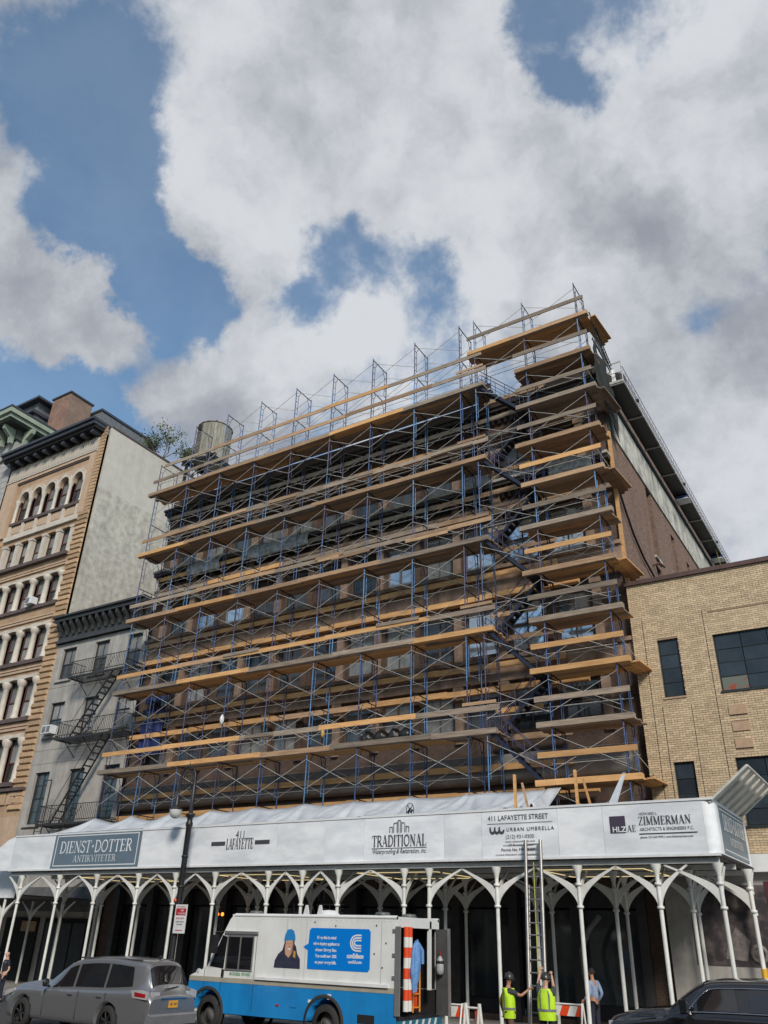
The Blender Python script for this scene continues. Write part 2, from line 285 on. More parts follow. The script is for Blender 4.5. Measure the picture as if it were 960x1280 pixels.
def serif(body, h, loc, m, parent, width, name='lettering', rz=0, dy=-.003, thick=1.0):
    """roman capitals as flat raised strokes; loc = centre of the base line, facing -Y when rz = 0"""
    tw = sum(GL[c][0] for c in body); s = width/tw; x = -width/2; mb = MB(); k = 0
    for c in body:
        wd, st = GL[c]
        for th, pts in st:
            th *= thick
            for a, b in zip(pts[:-1], pts[1:]):
                ax, az, bx_, bz = x+a[0]*s, a[1]*h, x+b[0]*s, b[1]*h
                dx, dz = bx_-ax, bz-az; l = math.hypot(dx, dz) or 1; nx, nz = -dz/l*th*h/2, dx/l*th*h/2; ex, ez = dx/l*th*h*.12, dz/l*th*h*.12
                yy = dy - k*.00012; k += 1
                mb.add([(ax+nx-ex, yy, az+nz-ez), (ax-nx-ex, yy, az-nz-ez), (bx_-nx+ex, yy, bz-nz+ez), (bx_+nx+ex, yy, bz+nz+ez)], [(0, 1, 2, 3)])
        x += wd*s
    return place(mb.mesh(name, m), name, parent, loc, (0, 0, rz))

# ------------------------------------------------------------------ the ground
asph = mat('asphalt', (.06, .06, .062), (.038, .038, .04), .85, scale=14, bump=.3)
conc = mat('pavement_concrete', (.34, .33, .31), (.24, .235, .225), .85, scale=3, bump=.15)
def sheet(name, x0, x1, y0, y1, z, m):
    return tag(MB().add([(x0, y0, z), (x1, y0, z), (x1, y1, z), (x0, y1, z)], [(0, 1, 2, 3)]).build(name, m), kind='structure')
sheet('ground', -900, 900, -900, 900, -.02, asph)
sheet('road', -300, 300, -19.5, -4.75, 0, asph)
pv = thing('pavement', None, None, (-20, 0, 0)); pv['kind'] = 'structure'
MB().box(-120, 40, -4.6, 1.75, -.02, .13).build('paving_slab', conc, pv)
MB().box(-120, 40, -4.75, -4.602, -.02, .14).build('kerb', mat('granite_kerb', (.3, .3, .31), (.2, .2, .21), .8), pv)
tag(MB().box(-120, 60, -32, -19.5, -.02, .13).build('far_pavement', conc), kind='structure')
lane = MB()
for i in range(-12, 8): lane.add([(i*9, -12.0, .004), (i*9+3, -12.0, .004), (i*9+3, -11.87, .004), (i*9, -11.87, .004)], [(0, 1, 2, 3)])
tag(lane.build('lane_marking', white), kind='structure')

# ------------------------------------------------------------------ scaffolded building
LFT = 1.981; Z0 = 9.32
def K(k): return Z0 + LFT*k
brown = brickmat('dark_brown_brick', (.115, .068, .05), (.08, .05, .04), (.07, .055, .045))
sidebr = mat('old_side_wall_brick', (.31, .195, .145), (.11, .072, .056), .92, scale=6, detail=13, stretch=(1, 1, 2.2), bump=.8, bscale=26, lo=.3, hi=.7, streak=.3)
terra = mat('terracotta_band', (.30, .21, .155), (.18, .125, .095), .8, scale=2.2, bump=.2, streak=.35)
stucco = mat('stained_white_stucco', (.60, .58, .52), (.24, .23, .21), .85, scale=1.1, detail=12, bump=.4, streak=.6, lo=.42, hi=.68)
oldstone = mat('grey_wrapped_band', (.23, .225, .22), (.16, .155, .15), .6, scale=1, bump=.3)
BLD = thing('loft_building', 'tall dark brown brick building behind the scaffolding with a pale stained band on its side', 'building', (-20.7, 2.0, 0))
rows = [(7.6, 9.9+1.6, 'a'), (11.9, 14.95, 'w')]
WR = [(9.75, 11.45), (12.95, 15.15), (16.9, 19.05), (20.95, 22.95)]
cols = [-9.6-2.05*i for i in range(12)]
holes = [(c-.72, c+.72, a, b) for c in cols for a, b in WR]
HB = 25.7
mb = MB(); wall_grid(mb, -34.1, -7.4, 0, HB, holes + [(-33.4, -8.2, .3, 4.2)], 2.0, .28); mb.build('front_wall', brown, BLD)
sw = [(7.9, 8.75, 18.6, 22.3), (12.3, 13.1, 19.0, 21.7), (15.6, 16.3, 19.0, 21.4), (7.75, 8.75, 16.6, 18.1)]
mb = MB(); wall_grid(mb, 2.0, 27, 0, 22.56, sw, -7.4, .25, axis='Y'); mb.build('side_wall', sidebr, BLD)
mb = MB(); mb.box(-7.6, -7.33, 2.32, 27, 22.35, 24.75).build('stained_band', stucco, BLD)
bx('parapet', sidebr, BLD, -7.7, -7.42, 2.3, 27, 24.75, 25.6)
MB().box(-34.1, -7.6, 2.3, 27, 24.9, 25.05).build('roof', mat('tar_roof', (.06, .06, .06), (.04, .04, .04), .9), BLD)
MB().box(-34.1, -33.85, 2.3, 27, 0, 25.6).build('party_wall', sidebr, BLD)
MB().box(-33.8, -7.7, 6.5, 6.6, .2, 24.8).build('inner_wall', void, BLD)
bx('corner_board', wood_new, BLD, -7.39, -7.25, 1.86, 1.99, 11.9, 22.0)
bx('eave_gutter', void, BLD, -7.36, -7.28, 2.32, 27, 24.2, 24.5)
for a, b, c, d in sw:
    f = bx('side_window', void, BLD, -7.66, -7.62, a+.02, b-.02, c+.02, d-.02)
    bx('frame', mat('weathered_window_frame', (.35, .30, .26), (.2, .16, .14)), f, -7.56, -7.5, (a+b)/2-.04, (a+b)/2+.04, c+.02, d-.02)
    bx('sill', stucco, f, -7.42, -7.3, a-.1, b+.1, c-.14, c-.02)
MB().path([(-7.3, 2.4, 19.3), (-7.3, 3.0, 18.7), (-7.3, 3.9, 17.9), (-7.3, 5.2, 17.3), (-7.3, 6.7, 17.0), (-7.3, 8, 16.6)], .05, 5).build('cable', darkst, BLD)
MB().path([(-7.42, 7.2, 17.8), (-7.1, 7.2, 17.85), (-7.1, 8.1, 18.0), (-7.42, 8.1, 18.3)], .05, 5).build('pipe', mat('rust', (.12, .05, .03), (.06, .03, .02), .9), BLD)
wfr = mat('brown_window_frame', (.10, .075, .065), (.07, .05, .045), .6)
paleshade = mat('window_shade', (.2, .21, .215), (.13, .14, .145), .55, objrand=.3)
WF = {}
for i, c in enumerate(cols):
    for j, (a, b) in enumerate(WR):
        h = b-a
        if h not in WF:
            m = MB(); m.box(-.72, -.65, 0, .07, 0, h).box(.65, .72, 0, .07, 0, h).box(-.65, .65, 0, .07, 0, .07).box(-.65, .65, 0, .07, h-.07, h).box(-.03, .03, .01, .06, .07, h-.07).box(-.65, -.03, .01, .06, h*.5, h*.5+.06).box(.03, .65, .01, .06, h*.5, h*.5+.06)
            WF[h] = (m.mesh('window', wfr), MB().box(-.65, .65, .045, .052, .07, h-.07).mesh('pane', None) )
        f = place(WF[h][0], 'window', BLD, (c, 2.16, a))
        gm = skyglass if (j == 1 and i < 3) or (j == 2 and i < 5 and i != 3) or (j == 2 and i in (9, 10)) else (paleshade if random.random() < .22 else glass)
        k2 = (h, gm.name)
        if k2 not in WF: WF[k2] = MB().box(-.65, .65, .045, .052, .07, h-.07).mesh('pane', gm)
        place(WF[k2], 'pane', f, (c, 2.16, a))
# bands, pilasters and cornices
for z0, z1, d in ((11.7, 12.55, .22), (15.45, 16.55, .28), (19.25, 19.55, .2), (23.15, 23.4, .2)):
    bx('stone_band', terra, BLD, -34.1, -7.38, 2.0-d, 1.999, z0, z1)
    bx('band_cap', terra, BLD, -34.1, -7.34, 2.0-d-.12, 1.999, z1+.002, z1+.16)
for i in range(13):
    x = -8.58-2.05*i
    for z0, z1 in ((9.4, 11.69), (12.72, 15.44), (16.74, 19.24), (19.75, 23.1)):
        p = bx('pilaster', terra if i % 3 != 1 else brown, BLD, x-.17, x+.17, 1.86, 1.998, z0, z1)
        if i % 3 != 1: bx('capital', terra, p, x-.23, x+.23, 1.80, 1.999, z1-.26, z1-.003)
ironc = mat('dark_iron_cornice', (.045, .035, .03), (.03, .024, .02), .6)
for zc in (20.05, 24.1):
    bx('cornice', ironc, BLD, -34.1, -7.36, 1.45, 1.999, zc+.45, zc+.62)
    bx('cornice_cap', mat('weathered_white_trim', (.5, .48, .45), (.3, .28, .26), .7) if zc < 22 else ironc, BLD, -34.1, -7.34, 1.35, 1.999, zc+.622, zc+.75)
    me = MB().prism([(0, .45), (0, 0), (-.12, .02), (-.2, .25), (-.42, .36), (-.42, .45)], -.07, .07, axis='X').mesh('bracket', ironc)
    for i in range(84): place(me, 'bracket', BLD, (-33.95+i*.318, 1.998, zc))
# wrapped shopfront cornice just above the shed
n = 60; vs = []; fs = []
for i in range(n+1):
    x = -34 + 26.4*i/n
    for j in range(9):
        a = math.pi*(-.5 + j/8); rr = .42+.03*noise.noise(Vector((x*1.3, j*.9, 0)))
        vs.append((x, 1.9-rr*math.cos(a)*.9, 8.3+rr*1.35*math.sin(a)))
for i in range(n):
    for j in range(8): q = i*9+j; fs.append((q, q+9, q+10, q+1))
MB().add(vs, fs, 0, True).build('wrapped_cornice', oldstone, BLD)
# shopfront under the shed
for i in range(12):
    x = -33.2 + i*2.27
    bx('shopfront_column', mat('dark_shopfront_iron', (.05, .045, .05), (.03, .028, .03), .5), BLD, x-.16, x+.16, 1.9, 2.25, .13, 4.3)
    if i < 11:
        g = bx('shop_window', glass, BLD, x+.2, x+2.05, 2.3, 2.34, .75, 3.5); bx('stall_riser', darkst, BLD, x+.2, x+2.05, 2.24, 2.29, .13, .74)
        bx('transom', mat('dim_transom', (.05, .05, .055), (.03, .03, .035), .4), BLD, x+.2, x+2.05, 2.2, 2.24, 3.56, 4.15)
for x0, x1, zz in ((-39.5, -38.0, 2.75),): pass
text('411', .55, (-21.2, 1.8, 3.75), inkg, BLD, 'shop_number'); text('LAFAYETTE', .5, (-21.2, 1.8, 3.28), inkg, BLD, 'shop_name')
orange = mat('orange_lamp', (1, .22, .03), rough=.4, emit=2.5)
for k, (x, z, l) in enumerate(((-27.26, 2.99, 'orange lamp alone in the dark beside the lamp post'), (-24.91, 3.14, 'left orange lamp of the pair glowing right of the parking sign'), (-24.65, 3.14, 'right orange lamp of the pair glowing right of the parking sign'))):
    t = thing('lamp', l, 'lamp', (x, 0, z), group='small orange lamps under the shed')
    MB().lathe([(0, -.07), (.055, -.03), (.06, .02), (.03, .07), (0, .08)], (x, 0, z), 10).build('bulb', orange, t); MB().tube((x, 0, z+.07), (x, 0, 4.5), .008, 4).build('cord', darkst, t)

# suspended scaffold hung along the right side wall
EQ = None
SS = thing('hanging_scaffold', 'dark suspended work platform hung high along the right side wall', 'scaffold', (-7, 2.4, 24.9))
n = 8
for i in range(n):
    y0 = 2.6+i*3.04; y1 = y0+3.0
    p = bx('platform', black, SS, -7.28, -6.55, y0, y1, 24.86, 24.93)
    bx('cross_bar', galv, SS, -7.32, -6.5, y0-.02, y0+.05, 24.80, 24.86)
    bx('edge_rail', galv, p, -6.56, -6.51, y0, y1, 24.84, 24.96)
    m = MB()
    for q in range(6):
        yy = y0+q*.5; m.tube((-6.53, yy, 24.96), (-6.53, yy, 25.75), .012, 4)
    for z in (25.15, 25.35, 25.75): m.tube((-6.53, y0, z), (-6.53, y1, z), .016, 4)
    m.build('railing', mat('grey_rail', (.2, .2, .21), (.13, .13, .14), .5), SS)
bx('end_bar', galv, SS, -7.3, -6.5, 2.54, 2.6, 24.86, 24.98)
m = MB()
for x in (-7.25, -6.55): m.tube((x, 2.6, 24.9), (x, 2.6, 26.0), .025, 5)
m.tube((-7.25, 2.6, 26), (-6.55, 2.6, 26), .025, 5).tube((-7.25, 2.6, 25.45), (-6.55, 2.6, 25.45), .02, 5); m.build('end_frame', galv, SS)
for y in (4.6, 13.5, 21.8):
    MB().box(-7.3, -6.4, y-.06, y+.06, 24.98, 25.1).build('outrigger', darkst, SS)
for y, l in ((14.6, 'near'), (23.6, 'far')):
    t = thing('hoist', f'{l} of the two blue hoist boxes on the hanging scaffold', 'hoist', (-6.9, y, 25), group='hoists on the hanging scaffold')
    MB().box(-7.2, -6.6, y-.3, y+.3, 24.62, 24.8).build('housing', mat('blue_hoist', (.06, .1, .3), (.04, .06, .2), .5), t)
    MB().box(-7.25, -6.52, y-.36, y+.36, 24.58, 24.62).build('tray', white, t); 
MB_ = MB().tube((-6.75, 21.6, 26), (-6.6, 23.9, 22.6), .02, 4); tag(MB_.build('rope', mat('yellow_rope', (.5, .5, .08), (.4, .38, .06), .8)), 'thin yellow rope hanging at the far end of the suspended scaffold', 'rope')
bag = MB(); 
for i in range(26):
    pass
# black debris netting at the corner
net = mat('black_netting', (.03, .035, .032), (.015, .017, .016), .9, scale=30, bump=.6)
n1, n2 = 14, 18; vs = []; fs = []
for i in range(n1+1):
    for j in range(n2+1):
        u, v = i/n1, j/n2; y = .35+u*2.6; zt = 25.9-.5*u; zb = 23.6-u*1.6
        vs.append((-7.12+.12*noise.noise(Vector((u*6, v*5, 3)))+.1*math.sin(u*14)*(1-v)*.6, y, zt*(1-v)+zb*v))
for i in range(n1):
    for j in range(n2): q = i*(n2+1)+j; fs.append((q, q+n2+1, q+n2+2, q+1))
o = MB().add(vs, fs, 0, True).build('debris_netting', net); sdf = o.modifiers.new('thick', 'SOLIDIFY'); sdf.thickness = .02; applied(o)
tag(o, 'black debris netting hanging at the top right corner of the scaffolding', 'netting')
m = MB()   # open mesh above it
for i in range(14):
    for (a, b) in (((-7.1, .4+i*.18, 25.9), (-7.1, .4+i*.18+.5, 27.3-.08*i)), ((-7.1, .4+i*.18+.5, 25.9), (-7.1, .4+i*.18, 27.2-.08*i))): m.tube(a, b, .014, 3)
m.tube((-7.1, .3, 27.4), (-7.1, 3.1, 26.3), .03, 4).tube((-7.1, .3, 25.9), (-7.1, 3.2, 25.7), .03, 4)
tag(m.build('open_netting', net), 'open black mesh stretched between the scaffold top and the hanging platform', 'netting')

# ------------------------------------------------------------------ the pipe scaffold
SC = thing('scaffolding', 'huge blue pipe scaffold with timber decks covering the whole brown building front', 'scaffolding', (-20.5, .7, 4.8))
XS = [-33.42+2.5*i for i in range(9)]+[-12.63, -10.12, -7.58]
W_ = 1.32
def frame_mesh(mt):
    m = MB()
    for y, s in ((0, 1), (W_, -1)):
        m.tube((0, y, 0), (0, y, LFT), .027, 6)
        y2 = y+s*.2; m.tube((0, y2, .3), (0, y2, 1.5), .017, 5)
        for z in (.3, .7, 1.1, 1.5): m.tube((0, y, z), (0, y2, z), .013, 4)
    m.tube((0, 0, LFT-.08), (0, W_, LFT-.08), .024, 6, m=1); m.tube((0, .2, 1.5), (0, .38, LFT-.1), .014, 4, m=1).tube((0, W_-.2, 1.5), (0, W_-.38, LFT-.1), .014, 4, m=1)
    return m.mesh('scaffold_frame', [mt, darkst])
FM = [frame_mesh(blue), frame_mesh(purple), frame_mesh(paleblue)]
for i, x in enumerate(XS):
    for k in range(-2, 10):
        if i == 0 and k > 8: continue
        r = random.random(); base = .12 if i in (3, 8) else .3
        z = K(k); me = FM[0 if r > .55 else (1 if r > .25 else 2)]
        if k == -2: z = K(-2)
        place(me, 'scaffold_frame', SC, (x, 0, z))
BRm = {}
def brace(x0, x1, y, z):
    l = round(x1-x0, 2)
    if l not in BRm:
        BRm[l] = MB().tube((0, 0, .42), (l, 0, 1.62), .0125, 4).tube((0, -.03, 1.62), (l, -.03, .42), .0125, 4).mesh('cross_brace', galv)
    place(BRm[l], 'cross_brace', SC, (x0, y, z))
for i in range(11):
    if i == 8: continue
    for k in range(-1, 10):
        if i == 0 and k == 9: continue
        brace(XS[i], XS[i+1], -.03, K(k))
        if i != 9: brace(XS[i], XS[i+1], W_+.03, K(k))
    brace(XS[i], XS[i+1], -.03, K(-2))
rail = {}
def hrail(x0, x1, y, z, r=.013):
    place(MB().tube((0, 0, 0), (x1-x0, 0, 0), r, 4).mesh('rail', galv), 'rail', SC, (x0, y, z))
for k in range(-1, 9):
    hrail(XS[10]-.1, XS[11]+.1, 0.03, K(k)+.62); hrail(XS[10]-.1, XS[11]+.1, W_, K(k)+.95)
    if k % 2 == 0: hrail(XS[0], XS[9], W_, K(k)+1.35); hrail(XS[0], XS[9], .03, K(k)+.62)
    else: hrail(XS[0], XS[9], W_, K(k)+.62)
hrail(XS[0], XS[9], .03, K(-1.55)); hrail(XS[10], XS[11], .03, K(-1.55))
PLm = {}
def plank(x0, x1, y, z, m, wy=.235, hz=.048, name='deck_plank', tilt=0):
    l = round(x1-x0, 1)
    k = (l, wy, hz, m.name, name)
    if k not in PLm: PLm[k] = MB().box(-l/2, l/2, -wy/2, wy/2, -hz/2, hz/2).mesh(name, m)
    place(PLm[k], name, SC, ((x0+x1)/2, y, z), (R(random.uniform(-1, 1)), R(tilt+random.uniform(-.12, .12)), R(random.uniform(-.15, .15))))
def woodfor(k, x):
    r = random.random()
    if k in (-1, 1, 3): return wood_new if r < .88 else wood_mid
    if k <= 2: return wood_new if r < .55 else (wood_mid if r < .75 else wood_old)
    return wood_new if r < .10 else (wood_mid if r < .5 else wood_old)
def run(xa, xb, y, z, k, name, wy, hz, step=(3.6, 5.4), force=None):
    x = xa; s = 0
    while x < xb-.4:
        l = min(random.uniform(*step), xb-x)
        if xb-(x+l) < 1.6: l = xb-x
        plank(x-.12, x+l+.12, y+(.0 if s else .006), z+(.028 if s else 0), force or woodfor(k, x), wy, hz, name); x += l; s ^= 1
NY = 5
for k in (0, 2, 4, 6, 8):
    for j in range(NY):
        x = XS[0]-random.uniform(.25, .5)
        first = j == 0
        run(x, -12.35, .02+j*.265, K(k)+.0, k, 'deck_plank', .25, .06 if not first else .2) if first else run(x, -12.35, .02+j*.265, K(k)-.03, k, 'deck_plank', .25, .055, step=(9, 11))
    run(XS[0]-.25, -12.2, -.05, K(k)+.43*LFT, k, 'guard_board', .045, .2)
run(XS[0]+.4, -12.4, -.05, K(8)+.9*LFT, 8, 'guard_board', .045, .2)
for q in (.22, .48): run(XS[0]+.6, -12.6, W_+.1, K(8)+q*LFT, 9, 'guard_board', .045, .26)
run(XS[0]+.6, -12.6, W_+.25, K(8)+.36*LFT, 9, 'deck_plank', .3, .05)
for k in (-1, 1, 3, 5, 7):
    run(XS[0]-.1, -9.2 if k < 8 else -12.4, W_+.16, K(k)-.02, k, 'deck_plank', .26, .23)
    if k < 8: run(XS[0]-.1, -10.0, W_+.08, K(k)+.48*LFT, k, 'guard_board', .045, .23, force=(wood_new if k < 3 else None))
for k in range(-1, 10):
    wd = wood_new if k in (-1, 1, 3, 9) else (wood_old if k in (0, 2, 4, 7) else wood_mid)
    xr = -7.1 - (.0 if k != 3 else .0)
    for j in range(NY):
        plank(-10.75+random.uniform(-.1, .1), xr+random.uniform(-.06, .06), .02+j*.27, K(k)-(.0 if j == 0 else .04), wd if random.random() < .8 else wood_mid, .26, .2 if j == 0 else .05)
    gw = wood_new if k in (-1, 1, 3, 5) else wood_old
    if k >= 0 or True: plank(-10.7 if k != 9 else -13.0, -7.2, -.05, K(k)+.47*LFT, gw if k != 0 else wood_old, .045, .2, name='guard_board')
    if k in (1, 3, 5, 7, 9, -1):   # return boards round the corner
        for j in range(3): place(boxmesh(.25, 1.9, .05, wd, 'return_plank'), 'return_plank', SC, (-7.0+j*.02-.2*j+.1, 1.25+.12*j, K(k)-.02-.03*j), (0, 0, R(-4)))
        MB().tube((-7.45, 0, K(k)+1.0), (-7.05, 2.2, K(k)+.05), .014, 4).build('brace', galv, SC)
for j in range(NY):  # topmost deck reaches over the stair bay
    plank(-13.1+random.uniform(-.15, .25), -10.6, .02+j*.27, K(9)-(.0 if j == 0 else .04), wood_new if j % 2 == 0 else wood_mid, .26, .2 if j == 0 else .05)
for k in (0, 2, 4, 6, 8):
    plank(-13.6, -12.2, -.06, K(k)+.43*LFT+.22, wood_mid, .045, .12, name='guard_board')
# stairs: outer flights down to the right, inner flights down to the left
def flight(xa, za, xb, zb, y0, y1, name='stair_flight'):
    t = thing('stair_flight', None, None, (xa, y0, za)); del_keys = None
    t.parent = SC; t.location = Vector((xa, y0, za))-WL[SC.name]; WL[t.name] = Vector((xa, y0, za))
    dx, dz = xb-xa, zb-za; l = math.hypot(dx, dz); ang = math.atan2(dz, dx)
    m = MB()
    for y in (y0, y1):
        M = Matrix.Translation((xa, y, za)) @ Matrix.Rotation(-ang, 4, 'Y'); m.box(0, l, -.02, .02, -.06, .06, M=M)
    m.build('stringer', mat('dark_blue_stair', (.014, .02, .05), (.01, .014, .03), .5), t)
    m = MB()
    for i in range(1, 10):
        x, z = xa+dx*i/10, za+dz*i/10; m.box(x-.12, x+.12, y0+.02, y1-.02, z-.02, z+.02)
    m.build('tread', darkst, t)
    m = MB()
    for y in (y0, y1):
        m.tube((xa, y, za+.95), (xb, y, zb+.95), .018, 5).tube((xa, y, za+.5), (xb, y, zb+.5), .014, 5)
        for i in (0, 3, 6, 9): m.tube((xa+dx*i/9.01, y, za+dz*i/9.01), (xa+dx*i/9.01, y, za+dz*i/9.01+.95), .016, 4)
    m.build('handrail', purple, t)
for k in (8, 6, 4, 2, 0):
    flight(-12.55, K(k), -10.55, K(k-1), .06, .55)
    if k > 0: flight(-10.45, K(k-1), -12.45, K(k-2), .75, 1.25)
for k in range(0, 9):
    if k % 2 == 0: bx('landing', wood_old if k else wood_mid, SC, -13.1, -12.5, .02, 1.3, K(k)-.09, K(k)-.05)
    else: bx('landing', darkst, SC, -10.75, -10.3, .02, 1.3, K(k)-.1, K(k)-.06)
for k in (0, 2, 4, 6, 8):
    plank(-12.9, -9.9, W_+.2, K(k)+.05, wood_mid, .05, .22, name='guard_board')
    if k < 8: plank(-12.9, -10.9, W_+.1, K(k)+.55*LFT, wood_old if k > 2 else wood_new, .045, .2, name='guard_board')
    hrail(XS[9], XS[10], -.02, K(k)+.5); hrail(XS[9], XS[10], -.02, K(k)+1.0); hrail(XS[9], XS[10], W_, K(k)+2.9); hrail(XS[9], XS[10], W_, K(k)+1.4)

# things lying or hanging on the scaffold
tarpw = mat('white_tarp', (.55, .59, .64), (.40, .44, .50), .4, scale=.8, bump=.25, bscale=2)
bluet = mat('blue_tarp', (.012, .03, .15), (.008, .018, .08), .5, scale=3, bump=.5)
def cloth(name, f, nu, nv, m, label, cat, th=.012):
    vs = [f(i/nu, j/nv) for i in range(nu+1) for j in range(nv+1)]
    fs = [(i*(nv+1)+j, (i+1)*(nv+1)+j, (i+1)*(nv+1)+j+1, i*(nv+1)+j+1) for i in range(nu) for j in range(nv)]
    o = MB().add(vs, fs, 0, True).build(name, m); s = o.modifiers.new('s', 'SOLIDIFY'); s.thickness = th; applied(o); return tag(o, label, cat)
nz = lambda *a: noise.noise(Vector(a))
def tarpf(u, v):
    x = -33.6+u*23.2; s = (x-XS[0])/2.5; fr = abs(s-round(s)); peak = max(0, 1-2*fr)**1.6
    if x > XS[8]: peak = .5
    zt = 7.08+.1*peak+(.16*peak-.14 if x < -26 else 0); y = .02-.06*peak + v*(-3.32); z = zt*(1-v)+(5.99)*v - .3*math.sin(math.pi*v)*(1-.3*peak)
    rad = math.atan2(fr*2.5, .3+v*1.6); z += .14*math.sin(rad*13+round(s)*2)*(1-v*.6)*v*1.8 + .05*nz(x*.9, v*3, 0)
    return (x, y, z)
cloth('tarpaulin', tarpf, 240, 14, tarpw, 'long white tarpaulin draped in scallops from the scaffold posts to the top of the shed', 'tarpaulin')
cloth('tarpaulin', lambda u, v: (-10.4+u*.5+v*.55, -.1-v*3.2, 7.15-v*1.2+.25*math.sin(u*6)*v), 10, 14, tarpw, 'loose torn end of white tarpaulin beside the left timber prop', 'tarpaulin')
cloth('tarpaulin', lambda u, v: (-7.72+(u-.5)*(.10+v*.25)-.2*v, .0-v*1.6, 7.5-v*1.55+.04*math.sin(u*22)), 16, 12, tarpw, 'narrow bunch of white plastic tied to the scaffold post above the right of the shed', 'tarpaulin')
for zz, hh, l in ((13.0, 1.0, 'blue tarp bundle on the scaffold at the left, upper of two'), (10.3, 2.4, 'tall blue tarp hung inside the scaffold at the left, lower of two')):
    cloth('blue_tarp', lambda u, v: (-33.0+u*1.5, 1.45+.12*nz(u*4, v*3, zz)+.06*math.sin(u*15), zz+v*hh), 16, 12, bluet, l, 'tarpaulin')
for (xa, xb, zc, l) in ((-31.2, -28.8, 19.9, 'crumpled clear plastic sheeting tied along the upper cornice, left piece'), (-27.2, -22.8, 19.95, 'crumpled clear plastic sheeting tied along the upper cornice, long middle piece'), (-9.9, -8.0, 20.0, 'crumpled clear plastic sheeting at the upper cornice beside the stair tower')):
    cloth('plastic_sheeting', lambda u, v: (xa+u*(xb-xa), 1.33-.12*math.sin(math.pi*v)+.1*nz(u*9, v*4, zc), zc+v*.75+.08*nz(u*6, 1, v)), 30, 8, mat('clear_plastic', (.36, .38, .39), (.16, .17, .175), .25, scale=5, bump=.6), l, 'plastic sheet')
def blob(name, c, r, m, seed, sx=1, sz=1, parent=None):
    bm = bmesh.new(); bmesh.ops.create_icosphere(bm, subdivisions=3, radius=r)
    for v in bm.verts:
        d = v.co.normalized(); k = 1+.28*nz(d.x*2.2+seed, d.y*2.2, d.z*2.2)+.08*nz(d.x*7, d.y*7+seed, d.z*7); v.co = Vector((d.x*sx, d.y, d.z*sz))*r*k
        if d.z > .75: v.co.z += (d.z-.75)*r*1.2
    me = bpy.data.meshes.new(name); bm.to_mesh(me); bm.free(); me.materials.append(m); me.polygons.foreach_set('use_smooth', [True]*len(me.polygons)); return place(me, name, parent, c)
t = blob('equipment_bundle', (-6.85, 3.2, 25.35), .34, mat('dark_canvas', (.04, .04, .05), (.02, .02, .025), .8, scale=6, bump=.5), 4, .8, 1.3); tag(t, 'dark covered equipment bundle at the near end of the hanging platform', 'bundle')
cloth('white_cloth', lambda u, v: (-7.2+u*.3, 2.75+.05*nz(u*3, v*3, 5), 24.98+v*.8), 6, 8, white, 'scrap of white cloth hanging at the near end of the suspended platform', 'cloth')
for q in range(16):
    k = random.choice((0, 2, 4, 6, 8)); x = random.uniform(-32, -15); plank(x, x+random.uniform(1.6, 3.2), random.uniform(.3, 1.1), K(k)+.06, random.choice((wood_mid, wood_old, wood_new)), .24, .045, tilt=random.uniform(-1.5, 1.5))
for q in range(12):
    k = random.choice((0, 2, 4, 6)); x = random.uniform(-31, -14); plank(x, x+random.uniform(1.2, 2.4), -.09, K(k)+random.uniform(.35, .5)*LFT, random.choice((wood_mid, wood_old)), .04, .15, name='guard_board', tilt=random.uniform(-1.2, 1.2))
bagm = mat('black_bin_bag', (.02, .02, .022), (.03, .03, .032), .28, scale=6, bump=.5)
for i, (x, l) in enumerate(((-18.2, 'leftmost'), (-17.55, 'second from left'), (-16.9, 'third from left'), (-16.35, 'rightmost'))):
    tag(blob('bin_bag', (x, .45, K(0)+.3), .3, bagm, i*3.1, 1.05, .85), f'black rubbish bag on the lowest long deck, {l} of four', 'bag', 'black rubbish bags on the scaffold')
tag(blob('white_bag', (-25.85, -.15, 11.1), .11, white, 9, .8, 1.9), 'small white bag hanging from a scaffold post left of centre', 'bag')
tag(blob('yellow_bag', (-20.1, -.1, K(0)+.6), .09, mat('yellow_plastic', (.5, .33, .05), (.38, .25, .04), .5), 12, .8, 1.7), 'small yellow sling hanging at the lowest long deck', 'bag')
for x, l in ((-10.45, 'left'), (-8.42, 'right')):
    t = thing('timber_prop', f'{l} of two raw timber props rising behind the shed fascia', 'timber', (x, -2.6, 5.4), group='raw timber props above the shed')
    place(boxmesh(.07, .10, 1.9, wood_new, 'post'), 'post', t, (x-.12, -2.5, 6.3), (R(-8), R(-3), 0)); place(boxmesh(.05, .09, 1.8, wood_mid if x < -9 else wood_new, 'strut'), 'strut', t, (x+.22, -2.3, 6.15), (R(-10), R(-15), 0))
    place(boxmesh(.4, .05, .35, wood_new, 'gusset'), 'gusset', t, (x-.02, -2.75, 5.62), (0, R(20), 0))

# ------------------------------------------------------------------ the white sidewalk shed
SH = thing('sidewalk_shed', 'white arched sidewalk shed with a printed banner fascia across the whole frontage', 'sidewalk shed', (-19, -1.5, .13))
FY = -3.5; FB, FT = 4.63, 6.02; XL, XR = -34.2, -4.45
panels = [-34.2, -31.55, -26.1, -23.6, -19.3, -17.2, -15.6, -12.6, -11.3, -8.85, -7.5, -4.75]
for a, b in zip(panels[:-1], panels[1:]):
    m = MB(); nx = 8
    vs = []; fs = []
    for i in range(nx+1):
        for j in range(5):
            x = a+.004+(b-a-.008)*i/nx; e = math.sin(math.pi*i/nx)*math.sin(math.pi*j/4)
            vs.append((x, FY-.012*e*nz(x*1.7, j*.8, 2)-.004, FB+.03+(FT-FB-.06)*j/4))
    for i in range(nx):
        for j in range(4): q = i*5+j; fs.append((q, q+5, q+6, q+1))
    m.add(vs, fs, 0, True); m.box(a+.004, b-.004, FY+.002, FY+.03, FB+.02, FT-.02); m.build('fascia_panel', vinyl, SH)
